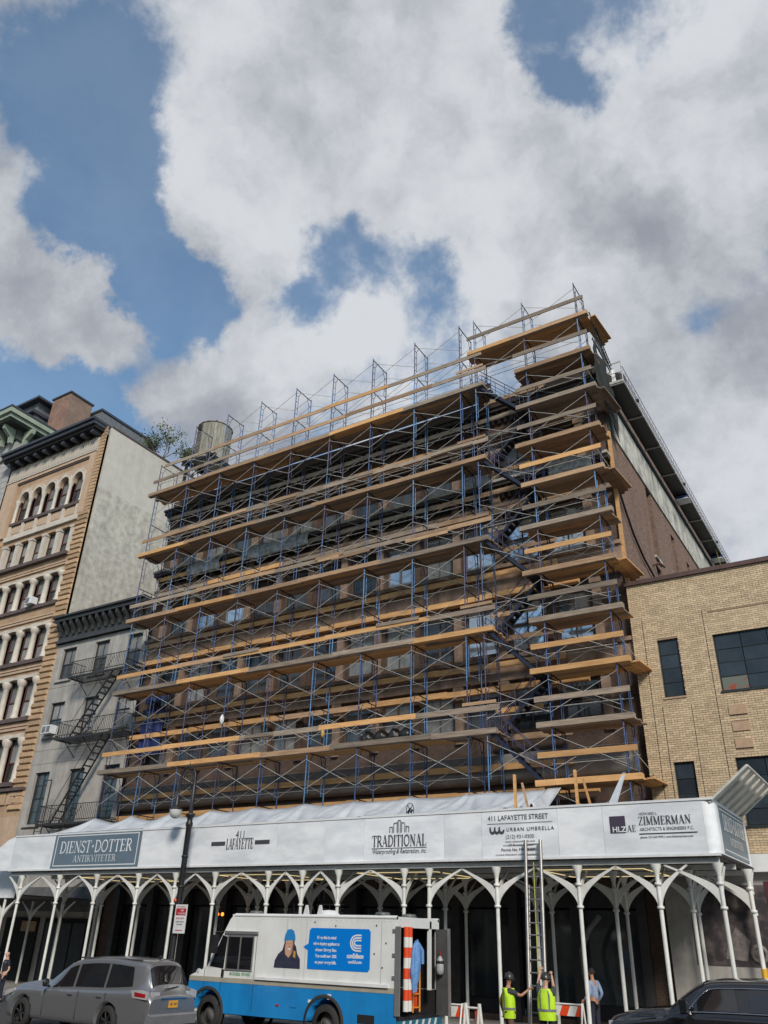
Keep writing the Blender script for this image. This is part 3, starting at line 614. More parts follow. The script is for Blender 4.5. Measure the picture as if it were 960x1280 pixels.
bx('top_rail', white, SH, XL, XR, FY-.03, FY+.05, FT-.03, FT+.03); bx('bottom_rail', white, SH, XL, XR, FY-.035, FY+.05, FB-.03, FB+.035)
# rounded right corner and side return
m = MB(); prof = [(XR-.3+.3*math.sin(R(a)), FY+.3-.3*math.cos(R(a))) for a in range(0, 91, 10)]+[(XR, .95)]
prof = [(x+.0, y) for x, y in prof]
for (x0, y0), (x1, y1) in zip(prof[:-1], prof[1:]):
    m.add([(x0, y0, FB), (x1, y1, FB), (x1, y1, FT), (x0, y0, FT)], [(0, 1, 2, 3)], 0, True)
m.build('corner_panel', vinyl, SH)
slate = mat('slate_blue_sign', (.13, .185, .24), (.11, .16, .21), .4, scale=1.2)
bx('side_sign', slate, SH, XR+.005, XR+.02, -2.95, .5, FB+.08, FT-.1)
for z in (FB+.16, FT-.2): bx('sign_border', white, SH, XR+.021, XR+.028, -2.85, .4, z, z+.03)
serif('DIENST+DOTTER', .42, (XR+.03, -1.25, 5.32), vinyl, SH, 2.9, 'side_lettering', R(90)); serif('ANTIKVITETER', .2, (XR+.03, -1.2, 4.98), vinyl, SH, 1.8, 'side_lettering', R(90))
# left end: fascia stepping down
m = MB().prism([(-34.2, FB), (-34.2, FT), (-34.7, 5.9), (-36.3, 4.95), (-36.3, FB)], FY+.0, FY+.04); m.build('end_panel', vinyl, SH)
# roof deck of the shed
shd = mat('corrugated_deck', (.14, .135, .13), (.09, .088, .085), .6, .3)
m = MB(); nxx = int((XR-XL)/.22)
for i in range(nxx): m.box(XL+i*.22, XL+i*.22+.12, FY+.05, 1.85, 4.58, 4.62)
m.box(XL, XR, FY+.05, 1.86, 4.62, 4.66); m.build('deck', shd, SH)
for y in (-3.3, -1.2, 1.0): bx('beam', offw, SH, XL, XR-.1, y-.05, y+.05, 4.44, 4.575)
colx = [-33.4, -30.9, -28.6, -26.2, -24.2, -22.2, -19.7, -18.2, -16.7, -14.15, -13.25, -10.95, -8.43, -6.22, -4.62]
def knee_mesh(dx, rise=1.0, drop=1.15):
    """curved tapering knee blade from the post up to the beam"""
    m = MB(); n = 10; out_ = []; inn = []
    for i in range(n+1):
        t = i/n; x = abs(dx)*(t**1.75); z = -drop+.08+(drop-.12)*t**.95
        out_.append((x, z)); inn.append((max(0, x-.05*t), z+.40*(1-t)**1.6+.03))
    s = 1 if dx > 0 else -1
    poly = out_+inn[::-1]
    for (a, b, c, d) in [(out_[i], out_[i+1], inn[i+1], inn[i]) for i in range(n)]:
        q = [(max(p[0], 0)*s, p[1]) for p in (a, b, c, d)]
        m.add([(x, -.02, z) for x, z in q]+[(x, .02, z) for x, z in q], [(0, 1, 2, 3), (7, 6, 5, 4), (0, 4, 5, 1), (1, 5, 6, 2), (2, 6, 7, 3), (3, 7, 4, 0)])
    return m.mesh('knee_brace', offw)
KN = {}
def column(x, y, lft, rgt, depthknee=True, h=4.44, yellow=False):
    key = 'c%.2f%d' % (h, yellow)
    if key not in KN:
        m = MB(); m.tube((0, 0, .13), (0, 0, h-.12), .056, 12); m.lathe([(.062, h-.3), (.075, h-.22), (.15, h-.02), (.15, h)], n=12)
        for z in (3.38, 3.95): m.lathe([(.062, z-.04), (.095, z-.03), (.095, z+.03), (.062, z+.04)], n=12)
        m.box(-.13, .13, -.13, .13, .13, .16)
        if yellow: m.tube((0, 0, .16), (0, 0, 2.02), .068, 12, m=1)
        KN[key] = m.mesh('column', [offw, mat('yellow_guard', (.75, .42, .03), (.6, .33, .02), .5)])
    c = place(KN[key], 'column', SH, (x, y, 0))
    for d, s in ((lft, -1), (rgt, 1)):
        if d < .3: continue
        kk = round(s*d, 2)
        if kk not in KN: KN[kk] = knee_mesh(kk)
        place(KN[kk], 'knee_brace', c, (x+s*.05, y, h))
    if depthknee:
        if 'dy' not in KN: KN['dy'] = knee_mesh(.85)
        place(KN['dy'], 'knee_brace', c, (x, y+.05, h), (0, 0, R(90)))
for row, y in enumerate((-3.3, -1.2, 1.0)):
    xs = colx if row == 0 else [c+(.35 if row == 1 else .0) for c in colx if c not in (-18.2, -13.25)]
    for i, x in enumerate(xs):
        l = min(1.25, (x-xs[i-1])/2) if i else .9; r = min(1.25, (xs[i+1]-x)/2) if i+1 < len(xs) else 0
        if i+1 == len(xs): l = 1.35
        column(x, y, l if l > .6 else 0, r if r > .6 else 0, yellow=(i+1 == len(xs) and row > 0))
lite = mat('warm_light_strip', (1, .78, .38), rough=.4, emit=.6)
for cx in (-29.0, -21.2, -14.9, -8.3):
    t = MB(); x0, x1 = cx-1.55, cx+1.55
    t.box(x0, x1, -2.6, -2.575, 4.38, 4.40).box(x0, x1, .2, .225, 4.38, 4.40).box(x0, x0+.025, -2.575, .2, 4.38, 4.40).box(x1-.025, x1, -2.575, .2, 4.38, 4.40)
    t.build('light_strip', lite, SH)
# printed signs on the fascia
yS = FY-.0185; yB = FY-.0295
bx('blue_sign', slate, SH, -31.42, -26.15, FY-.028, FY-.018, FB+.035, FT+.05)
for z in (FB+.12, FT-.12): bx('sign_border', white, SH, -31.28, -26.3, yB-.004, yB+.001, z, z+.04)
for x in (-31.28, -26.34): bx('sign_border', white, SH, x, x+.04, yB-.005, yB+.001, FB+.12, FT-.1)
serif('DIENST+DOTTER', .46, (-28.8, yB+.001, 5.25), vinyl, SH, 4.4); serif('ANTIKVITETER', .25, (-28.75, yB+.001, 4.9), vinyl, SH, 2.6)
serif('LAFAYETTE', .36, (-21.0, yS, 5.18), ink, SH, 1.3, thick=.9); text('411', .36, (-21.0, yS, 5.55), ink, SH, width=.4)
for x, s in ((-22.05, 'BROADWAY'), (-19.95, 'BUILDING')):
    b = bx('name_plate', ink, SH, x-.34, x+.34, yS-.004, yS+.001, 5.32, 5.45); place(text(s, .1, (x, yS-.006, 5.345), vinyl, SH, 'plate_lettering', width=.58).data, 'x') if False else None
serif('TRADITIONAL', .34, (-14.25, yS, 5.09), ink, SH, 2.05); bx('underline', ink, SH, -15.28, -13.22, yS-.003, yS+.001, 5.03, 5.045)
text('Waterproofing & Restoration, Inc.', .19, (-14.25, yS, 4.88), ink, SH, width=2.0, shear=.3)
m = MB()
for x, w_, h0, h1 in ((-14.6, .0, 5.5, 5.68), (-14.5, 0, 5.5, 5.68), (-14.45, 0, 5.5, 5.78), (-14.32, 0, 5.5, 5.84), (-14.28, 0, 5.48, 5.88), (-14.2, 0, 5.48, 5.88), (-14.15, 0, 5.5, 5.84), (-14.03, 0, 5.5, 5.76), (-13.98, 0, 5.5, 5.7), (-13.88, 0, 5.5, 5.68)):
    m.box(x-.011, x+.011, yS-.004, yS, h0, h1)
for x0, x1, z in ((-14.6, -14.5, 5.68), (-14.45, -14.32, 5.8), (-14.28, -14.2, 5.88), (-14.15, -14.03, 5.8), (-13.98, -13.88, 5.68)): m.box(x0, x1, yS-.006, yS-.001, z-.02, z)
m.build('skyline_logo', ink, SH)
text('411 LAFAYETTE STREET', .2, (-10.1, yS, 5.72), ink, SH, width=1.95)
for z, a, b in ((5.62, -11.1, -9.0), (5.0, -10.6, -9.6)): bx('rule', inkg, SH, a, b, yS-.003, yS+.001, z, z+.012)
m = MB()
for cx in (-10.93, -10.78, -10.63):
    for q in range(8):
        a0, a1 = R(180+q*22.5), R(202.5+q*22.5)
        m.prism([(cx+.1*math.cos(a0), 5.45+.12*math.sin(a0)), (cx+.1*math.cos(a1), 5.45+.12*math.sin(a1)), (cx+.045*math.cos(a1), 5.45+.05*math.sin(a1)), (cx+.045*math.cos(a0), 5.45+.05*math.sin(a0))], yS-.004-.0005*q, yS)
    m.prism([(cx-.1, 5.45), (cx-.05, 5.45), (cx-.05, 5.54), (cx-.1, 5.52)], yS-.0035, yS)
m.build('umbrella_logo', ink, SH)
text('URBAN UMBRELLA', .15, (-9.72, yS, 5.40), ink, SH, width=1.5, space=1.3)
text('(212) 931-0305', .14, (-10.05, yS, 5.2), inkg, SH, width=.9); text('www.urbanumbrella.com', .08, (-10.05, yS, 5.09), inkg, SH, width=.95)
text('20 Broad Street', .09, (-10.05, yS, 4.99), inkg, SH, width=.75); text('Permit No. M00404091', .11, (-10.1, yS, 4.85), ink, SH, width=1.1); text('24 HOUR EMERGENCY CONTACT (212) 931-0305', .06, (-10.1, yS, 4.73), inkg, SH, width=1.5)
plum = mat('plum_print', (.06, .045, .075), (.055, .04, .07), .5)
bx('logo_square', plum, SH, -7.3, -6.86, yS-.004, yS+.001, 5.24, 5.68); text('HLZ', .2, (-7.05, yS-.006, 5.26), vinyl, SH, width=.38, bold=.004); serif('AE', .17, (-6.7, yS, 5.26), ink, SH, .26)
text('HOWARD L.', .1, (-6.2, yS, 5.68), inkg, SH, width=.5); serif('ZIMMERMAN', .22, (-5.78, yS, 5.42), ink, SH, 1.42); text('ARCHITECTS & ENGINEERS P.C.', .12, (-5.75, yS, 5.27), inkg, SH, width=1.45)
bx('underline', ink, SH, -6.5, -4.95, yS-.003, yS+.001, 5.18, 5.205); text('phone: 212 564 9393 | www.hlzimmerman.com', .075, (-5.78, yS, 5.08), ink, SH, width=1.4)
m = MB()  # small ornamental plaque on the tarpaulin
for a in range(0, 181, 30): m.tube((-13.9+.14*math.cos(R(a)), -3.42, 6.2+.2*math.sin(R(a))), (-13.9+.14*math.cos(R(a+30)), -3.42, 6.2+.2*math.sin(R(a+30))) if a < 180 else (-14.04, -3.42, 5.98), .012, 4)
m.tube((-13.76, -3.42, 6.2), (-13.76, -3.42, 5.98), .012, 4).tube((-14.0, -3.42, 6.0), (-13.8, -3.42, 6.35), .012, 4).tube((-13.8, -3.42, 6.0), (-14.0, -3.42, 6.35), .012, 4).box(-14.03, -13.77, -3.44, -3.42, 5.98, 6.06)
for q in range(5): m.lathe([(0, -.05), (.05, 0), (0, .05)], (-13.98+.04*q, -3.42, 6.12+.05*(q % 3)), 6)
tag(m.build('ornament', darkst), 'small dark wrought ornament standing on the shed fascia above the middle sign', 'ornament')

# neighbouring lower shed at the left
S2 = thing('sidewalk_shed', 'lower white sidewalk shed cut off by the left edge of the photo', 'sidewalk shed', (-42, -2, .13))
bx('fascia_panel', vinyl, S2, -48, -34.75, -2.6, -2.55, 3.6, 4.9); bx('deck', shd, S2, -48, -34.8, -2.5, 1.6, 3.7, 3.76)
for x in (-35.4, -37.6, -39.8, -42):
    for y in (-2.5, .6):
        m = MB().tube((x, y, .13), (x, y, 3.6), .06, 10); m.build('column', offw, S2)
        for s in (-1, 1): o = place(knee_mesh(s*.9), 'knee_brace', S2, (x, y, 3.62))

# ------------------------------------------------------------------ tan brick building on the right
TB = thing('tan_brick_building', 'low tan brick building with dark industrial windows right of the scaffolding', 'building', (-2, 1.6, 0))
tan = mat('tan_brick', (.58, .455, .30), (.49, .375, .245), .85, scale=1.4, detail=8, island=.17, bump=.15, bscale=30, lo=.3, hi=.7)
mort = mat('brown_mortar', (.33, .235, .165), (.26, .18, .125), .95, scale=2)
tsolid = brickmat('tan_brick_far', (.50, .34, .20), (.42, .28, .16), (.2, .13, .085))
TX0, TX1, TZ = -7.32, 3.2, 14.62
th_ = [(-6.46, -5.73, 10.22, 12.34), (-4.54, -1.9, 10.22, 12.25), (-6.48, -5.8, 6.0, 8.0), (-4.5, -1.9, 5.9, 8.0), (-1.4, 1.2, 10.22, 12.25), (-1.4, 1.2, 5.9, 8.0)]
blanks = [(-4.42, -3.86, 9.4, 9.72), (-4.4, -3.86, 8.85, 9.15), (-4.4, -3.86, 8.3, 8.6), (1.5, 2.1, 9.4, 9.72)]
mb = MB(); wall_grid(mb, TX0, TX1, 4.9, TZ, th_, 1.615, .2); mb.build('mortar_wall', mort, TB)
mb = MB(); bh, bw = .0745, .215
def brick(mb, x0, x1, z0, z1, p):
    y = 1.615; f = y-p
    mb.add([(x0, f, z0), (x1, f, z0), (x1, f, z1), (x0, f, z1), (x0, y, z0), (x1, y, z0), (x1, y, z1), (x0, y, z1)], [(0, 1, 2, 3), (0, 4, 5, 1), (1, 5, 6, 2), (2, 6, 7, 3), (3, 7, 4, 0)])
rowi = 0; z = 4.95
while z < TZ-.05:
    x = TX0+(0 if rowi % 2 else -bw/2)
    hd = rowi % 6 == 5; w0 = bw/2 if hd else bw
    while x < TX1:
        a, b = max(x+.006, TX0), min(x+w0-.006, TX1); segs = [(a, b)]
        for h in th_+blanks:
            if z+bh > h[2] and z < h[3]-.01:
                ns = []
                for (p, q) in segs:
                    if q <= h[0] or p >= h[1]: ns.append((p, q)); continue
                    if p < h[0]-.02: ns.append((p, h[0]))
                    if q > h[1]+.02: ns.append((h[1], q))
                segs = ns
        for p, q in segs:
            if q-p > .03:
                rec = -4.55 < (p+q)/2 < -1.85 and 12.25 < z < 13.1
                brick(mb, p, q, z+.006, z+bh-.006, .012+random.random()*.006-(.008 if rec else 0))
        x += w0
    z += bh; rowi += 1
mb.build('brickwork', tan, TB, kind='stuff')
stonep = mat('pink_stone_block', (.48, .33, .22), (.40, .27, .18), .8, scale=5, streak=.2)
for a, b, c, d in blanks: bx('stone_panel', stonep, TB, a, b, 1.57, 1.62, c, d)
for i in range(9): bx('coping_stone', mat('dark_red_coping', (.10, .05, .045), (.07, .04, .035), .6, objrand=.15), TB, TX0-.06+i*1.18, TX0-.06+(i+1)*1.18-.01, 1.5, 1.95, TZ, TZ+.16)
for x in (-6.9, -6.58, -5.6, -4.75): bx('control_joint', void, TB, x-.006, x+.006, 1.59, 1.6, 5 if x < -4.7 else 8, 9.9 if x in (-6.58, -5.6) else 13.2)
bx('lintel', mort, TB, -4.56, -1.88, 1.59, 1.62, 13.08, 13.13)
bx('side_wall', tsolid, TB, TX0+.0, TX0+.1, 1.63, 26, 0, TZ); bx('roof', MAT['tar_roof'], TB, TX0+.1, TX1, 1.7, 26, TZ-.4, TZ-.3); bx('back_wall', tsolid, TB, TX0, TX1, 26, 26.2, 0, TZ); bx('side_wall', tsolid, TB, TX1-.1, TX1, 1.63, 26, 0, TZ-.001)
steel = mat('dark_green_steel_window', (.02, .03, .03), (.015, .02, .022), .5)
gl2 = mat('dark_industrial_glass', (.018, .026, .036), (.03, .04, .05), .2, scale=1.5, detail=4, objrand=.35, spec=.4)
rusty = mat('rusted_panel', (.13, .15, .13), (.28, .06, .03), .7, scale=2.6, lo=.52, hi=.6, detail=8)
for a, b, c, d in th_:
    wide = b-a > 1.5
    f = MB().box(a, b, 1.7, 1.74, c, c+.04).box(a, b, 1.7, 1.74, d-.04, d).box(a, a+.04, 1.7, 1.74, c+.04, d-.04).box(b-.04, b, 1.7, 1.74, c+.04, d-.04).build('window', steel, TB)
    nr = 4; nc = 3 if wide else 1
    for r in range(nr):
        for q in range(nc):
            x0 = a+.04+(b-a-.08)*q/nc; x1 = a+.04+(b-a-.08)*(q+1)/nc; z0 = c+.04+(d-c-.08)*r/nr; z1 = c+.04+(d-c-.08)*(r+1)/nr
            bx('pane', rusty if (wide and r == 0 and q == 0 and c > 9) else gl2, f, x0+.012, x1-.012, 1.715-.01*(r % 2), 1.725, z0+.012, z1-.012)
        if r: bx('muntin', steel, f, a+.02, b-.02, 1.69, 1.73, c+.04+(d-c-.08)*r/nr-.011, c+.04+(d-c-.08)*r/nr+.011)
    bx('sill', stonep if not wide else steel, f, a-.03, b+.03, 1.56, 1.7, c-.06, c-.001)
# its ground floor
bx('painted_wall', mat('grimy_white_paint', (.42, .41, .39), (.30, .29, .28), .7, scale=1.5, streak=.3), TB, TX0, TX1, 1.5, 1.6, .13, 4.86)
bx('white_band', white, TB, -5.9, TX1, 1.2, 1.499, 4.55, 5.05)
poster = thing('mural', 'dark mural panel with a crouching motorbike shape on the white wall behind the shed', 'mural', (-5.5, 1.48, 3))
bx('panel', mat('dark_mural', (.035, .03, .035), (.11, .09, .09), .6, scale=2.6, lo=.45, hi=.65), poster, -6.55, -4.3, 1.47, 1.495, 2.02, 4.2)
bx('panel', mat('maroon_mural', (.10, .02, .035), (.05, .015, .02), .6, scale=4), poster, -4.29, -2.6, 1.47, 1.495, 2.1, 4.3)
m = MB(); m.lathe([(.17, 0), (.26, 0), (.26, .01), (.17, .01)], (-4.75, 1.46, 2.35), 18, M=Matrix.Rotation(R(90), 4, 'X')); m.prism([(-5.7, 2.2), (-5.1, 2.15), (-4.95, 2.7), (-5.3, 3.05), (-5.6, 2.6)], 1.455, 1.468); m.build('shape', mat('mural_grey', (.22, .19, .19), (.1, .09, .09), .6, scale=6), poster)
for i in range(5): m = MB().lathe([(.05, 0), (.075, 0), (.075, .006), (.05, .006)], (-6.4, 1.46, 2.4+i*.22), 10, M=Matrix.Rotation(R(90), 4, 'X')).build('letter', MAT['mural_grey'], poster)
# corrugated awning
AW = thing('corrugated_awning', 'grey corrugated metal awning tilted up above the right end of the shed', 'awning', (-4, -2, 6))
corr = mat('galvanised_corrugated', (.66, .66, .62), (.5, .5, .46), .6, .0, scale=2, streak=.2)
def awp(u, d): return (-4.56+1.12*u-.78*.0-d*.6, 0, 5.93+.88*u+d*.78)
for i in range(5):
    y0 = -3.45+i*.78; m = MB()
    for (a, b, d0, d1) in ((0, .42, 0, 0), (.42, .44, 0, .14), (.44, .74, .14, .14), (.74, .78, .14, 0)):
        q = [Vector(awp(0, d0)), Vector(awp(1, d0)), Vector(awp(1, d1)), Vector(awp(0, d1))]
        vs = [Vector((q[0].x, y0+a, q[0].z)), Vector((q[1].x, y0+a, q[1].z)), Vector((q[2].x, y0+b, q[2].z)), Vector((q[3].x, y0+b, q[3].z))]
        m.add(vs, [(0, 1, 2, 3)]); m.add([v+Vector((-.006, 0, .008)) for v in vs], [(3, 2, 1, 0)])
    m.build('corrugated_panel', corr, AW)
MB().tube((-4.56, -3.45, 5.93), (-3.44, -3.45, 6.81), .035, 6).tube((-4.56, .45, 5.93), (-3.44, .45, 6.81), .035, 6).tube((-3.44, -3.45, 6.81), (-3.44, .45, 6.81), .035, 6).tube((-4.56, -3.45, 5.93), (-4.56, .45, 5.93), .035, 6).build('frame', corr, AW)

# ------------------------------------------------------------------ grey fire-escape building
GB = thing('grey_building', 'narrow grey walk-up building with black fire escapes left of the scaffolding', 'building', (-38, 1.8, 0))
greyr = mat('grey_cement_render', (.42, .40, .375), (.31, .295, .275), .88, scale=1.1, detail=9, bump=.2, streak=.35)
gw = [(c-.62, c+.62, a, b) for c in (-40.8, -37.9, -35.15) for a, b in ((15.45, 17.4), (12.15, 14.1), (7.4, 10.15), (4.9, 5.6))]
mb = MB(); wall_grid(mb, -42.0, -34.12, 0, 18.2, [h for h in gw if h[2] > 6], 1.8, .25)
mb.build('front_wall', greyr, GB)
for z in (11.35, 15.0, 10.6): 
    bx('render_joint', mat('dark_joint', (.14, .14, .14), (.1, .1, .1)), GB, -42, -34.12, 1.795, 1.7995, z, z+.02)
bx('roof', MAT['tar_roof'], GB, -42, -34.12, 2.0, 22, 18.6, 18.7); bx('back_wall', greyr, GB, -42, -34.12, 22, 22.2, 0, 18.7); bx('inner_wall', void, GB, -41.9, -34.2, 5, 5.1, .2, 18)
crn = mat('charcoal_cornice', (.035, .035, .038), (.05, .05, .052), .55, scale=4)
bx('frieze', crn, GB, -42.0, -34.1, 1.66, 1.799, 17.75, 18.75); bx('moulding', crn, GB, -42.02, -34.1, 1.55, 1.799, 17.75, 17.9)
bx('cornice', crn, GB, -42.06, -34.1, 1.15, 1.799, 18.98, 19.2); bx('cornice_cap', crn, GB, -42.1, -34.1, 1.0, 1.9, 19.203, 19.32); bx('bed_moulding', crn, GB, -42.04, -34.1, 1.45, 1.799, 18.76, 18.97)
bm_ = MB().prism([(0, .8), (0, 0), (-.12, .0), (-.18, .25), (-.44, .55), (-.46, .8)], -.09, .09, axis='X').mesh('bracket', crn)
for i in range(14): place(bm_, 'bracket', GB, (-41.7+i*.58, 1.64, 18.18))
dkf = mat('black_window_frame', (.022, .022, .026), (.03, .03, .033), .5)
shade = mat('grey_window_shade', (.27, .275, .28), (.16, .165, .17), .6, scale=1.5, objrand=.3, bump=.05)
for a, b, c, d in [h for h in gw if h[2] > 6]:
    f = MB().box(a, a+.09, 1.95, 2.02, c, d).box(b-.09, b, 1.95, 2.02, c, d).box(a+.09, b-.09, 1.95, 2.02, c, c+.08).box(a+.09, b-.09, 1.95, 2.02, d-.1, d).build('window', dkf, GB)
    zm = (c+d)/2
    bx('pane', shade if c > 9 else glass, f, a+.09, b-.09, 2.0, 2.01, zm+.03, d-.1); bx('pane', shade if c > 9 and a > -41 and random.random() < .5 else glass, f, a+.09, b-.09, 1.985, 1.995, c+.08, zm-.03)
    bx('sash_rail', dkf, f, a+.09, b-.09, 1.94, 2.02, zm-.03, zm+.03); bx('muntin', dkf, f, (a+b)/2-.02, (a+b)/2+.02, 1.97, 2.01, c+.08, d-.1)
    if c < 9:
        for q in (.25, .75): bx('muntin', dkf, f, a+.09, b-.09, 1.972, 2.011, c+(d-c)*q-.02, c+(d-c)*q+.02)
        bx('curtain', mat('pale_curtain', (.5, .5, .52), (.38, .38, .4), .9), f, a+.5, a+.75, 2.05, 2.08, c+.1, d-.2)
    bx('sill', greyr, f, a-.1, b+.1, 1.68, 1.799, c-.14, c-.01)
t = thing('air_conditioner', 'white window air conditioner in the leftmost middle window of the grey building', 'air conditioner', (-40.7, 1.6, 12.3))
bx('housing', white, t, -41.1, -40.3, 1.3, 1.79, 12.2, 12.66); bx('grille', mat('grey_grille', (.2, .21, .22), (.12, .12, .13), .6), t, -41.04, -40.74, 1.285, 1.299, 12.26, 12.6); bx('grille', MAT['grey_grille'], t, -40.66, -40.36, 1.285, 1.299, 12.26, 12.6)
iron = mat('fire_escape_iron', (.018, .018, .02), (.03, .028, .027), .5)
FE = thing('fire_escape', 'black iron fire escape with three balconies and steep ladders on the grey building', 'fire escape', (-36, 1.3, 7.2))
for lv, z in enumerate((15.05, 11.6, 7.2)):
    x0, x1 = -38.95, -33.6; y0, y1 = .75, 1.78
    b = MB()
    for i in range(7): b.box(x0, x1, y0+i*.16, y0+i*.16+.06, z-.03, z)
    b.box(x0, x1, y0-.03, y0+.02, z-.08, z+.02).box(x0, x0+.05, y0, y1, z-.08, z+.02).box(x1-.05, x1, y0, y1, z-.08, z+.02)
    b = b.build('balcony_floor', iron, FE)
    r = MB()
    for zz in (z+.9, z+.15): r.tube((x0, y0, zz), (x1, y0, zz), .022, 4).tube((x0, y0, zz), (x0, y1, zz), .022, 4).tube((x1, y0, zz), (x1, y1, zz), .022, 4)
    r.build('hand_rail', iron, b)
    bal = MB().tube((0, 0, 0), (0, 0, .9), .0125, 4).mesh('baluster', iron)
    for i in range(int((x1-x0)/.135)): place(bal, 'baluster', b, (x0+i*.135, y0, z))
    for i in range(6): place(bal, 'baluster', b, (x0, y0+.1+i*.16, z))
    orn = MB()
    for cx in ((x0+x1)/2, ):
        for q in range(4): orn.tube((cx-.2, y0-.01, z+.2+q*.17), (cx+.2, y0-.01, z+.37+q*.17-.17*(q % 2)), .02, 4)
    orn.build('ornament', iron, b)
    k = MB()
    for x in (x0+.6, x0+2.2, x1-1.2): k.tube((x, y0+.1, z-.05), (x, 1.78, z-.85), .022, 4)
    k.build('strut', iron, b)
def ladder(xa, za, xb, zb, y, nst=12, wd=.5):
    m = MB()
    for yy in (y, y+wd): m.tube((xa, yy, za), (xb, yy, zb), .045, 4)
    m.build('stringer', iron, FE)
    st = MB().box(-.11, .11, 0, wd, -.018, .018).mesh('step', iron)
    for i in range(1, nst): place(st, 'step', FE, (xa+(xb-xa)*i/nst, y, za+(zb-za)*i/nst))
    MB().tube((xa-.1, y-.02, za+.8), (xb-.1, y-.02, zb+.8), .014, 4).build('hand_rail', iron, FE)
ladder(-37.9, 11.6, -35.3, 15.05, .85); ladder(-38.0, 7.2, -35.2, 11.6, .85, 14); ladder(-36.9, 5.6, -35.6, 7.2, .85, 5)
m = MB()
for x in (-38.9, -38.35): m.tube((x, .7, 5.6), (x, .7, 9.4), .03, 4)
m.tube((-38.9, .7, 9.4), (-38.35, .7, 9.4), .03, 4)
for i in range(4): m.tube((-38.9, .7, 5.8+i*.35), (-38.35, .7, 5.8+i*.35), .018, 4)
m.build('drop_ladder', iron, FE)

# ------------------------------------------------------------------ tall terracotta building
RB = thing('romanesque_building', 'tall orange brick and terracotta building with arched top windows and a dark cornice', 'building', (-47, 1.8, 0))
obr = brickmat('orange_brick', (.46, .31, .195), (.40, .265, .165), (.34, .23, .155), bump=.2)
rock = mat('rock_faced_terracotta', (.48, .33, .205), (.37, .25, .15), .85, scale=7, bump=.6, island=.15, objrand=.18)
otrim = mat('peach_terracotta', (.52, .38, .275), (.44, .315, .22), .75, scale=3, streak=.2)
cream = mat('cream_stone', (.60, .545, .475), (.5, .45, .39), .7, scale=3, streak=.2)
dsill = mat('dark_brown_stone', (.12, .085, .08), (.08, .06, .058), .75, scale=3)
maroon = mat('maroon_sash', (.09, .03, .025), (.06, .02, .018), .5)
sidest = mat('cream_side_render', (.55, .53, .475), (.30, .29, .265), .9, scale=2.4, detail=12, bump=.3, streak=.22, lo=.38, hi=.75)
X0, X1, YF = -52.6, -42.0, 1.8
TR = [(9.75, 12.3), (13.55, 15.95), (17.2, 19.35), (20.95, 23.0), (24.4, 26.4), (28.25, 31.0)]
wx = [(-43.35-1.47*i-1.47, -43.35-1.47*i) for i in range(5)]
mb = MB(); wall_grid(mb, X0, X1, 7.9, 34.0, [(wx[-1][0], wx[0][1], a, b) for a, b in TR], YF, .3); mb.build('front_wall', obr, RB)
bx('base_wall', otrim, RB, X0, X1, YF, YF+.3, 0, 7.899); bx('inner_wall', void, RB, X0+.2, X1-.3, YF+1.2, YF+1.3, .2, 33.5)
bx('side_wall', sidest, RB, X1-.2, X1+.0, YF+.301, 26, 0, 29.2)
bx('side_wall_top', mat('smooth_cream_render', (.56, .545, .505), (.49, .475, .44), .85, scale=1.5, streak=.1), RB, X1-.2, X1-.004, YF+.301, 26, 29.2, 34.0)
bx('side_coping', dsill, RB, X1-.3, X1+.06, YF+.3, 26, 34.0, 34.12); bx('roof', MAT['tar_roof'], RB, X0, X1-.2, YF+.3, 26, 33.4, 33.5); bx('back_wall', sidest, RB, X0, X1, 26, 26.3, 0, 34); bx('side_wall', sidest, RB, X0-.0, X0+.2, YF+.301, 26, 0, 33.9)
def blocks(xa, xb, zt, zb, h=.36):
    z = zb; i = 0
    while z < zt-.1:
        s = .13 if i % 2 else .0
        mm = MB(); f = YF-.1; e = .05
        a, b = xa+.01+s, xb-.01
        mm.add([(a, YF, z+.015), (b, YF, z+.015), (b, YF, z+h-.015), (a, YF, z+h-.015), (a+e, f-random.random()*.05, z+.015+e), (b-e, f-random.random()*.05, z+.015+e), (b-e, f-random.random()*.05, z+h-.015-e), (a+e, f-random.random()*.05, z+h-.015-e)], [(4, 5, 6, 7), (0, 1, 5, 4), (1, 2, 6, 5), (2, 3, 7, 6), (3, 0, 4, 7)])
        mm.build('quoin_stone', rock, RB); z += h; i += 1
blocks(-43.2, X1, 27.1, 8.2); blocks(X0, -51.3, 27.0, 8.2)
for x0, x1 in ((-42.62, X1), ): 
    z = 27.3
    while z < 33.6:
        MB().prism([(x0+.02, z), (X1-.02, z), (X1-.02, z+.2), (x0+.1, z+.24)], YF-.07, YF).build('quoin_stone', rock, RB); z += .27
bx('pilaster', otrim, RB, -43.2, -42.64, YF-.14, YF, 27.2, 32.0); bx('pilaster', otrim, RB, X0, -51.3, YF-.14, YF, 27.2, 32.0)
sashm = MB().box(-.6, -.52, 0, .08, 0, 1).box(.52, .6, 0, .08, 0, 1).box(-.52, .52, 0, .08, 0, .04).box(-.52, .52, 0, .08, .44, .49).box(-.52, .52, 0, .08, .96, 1).mesh('window', maroon)
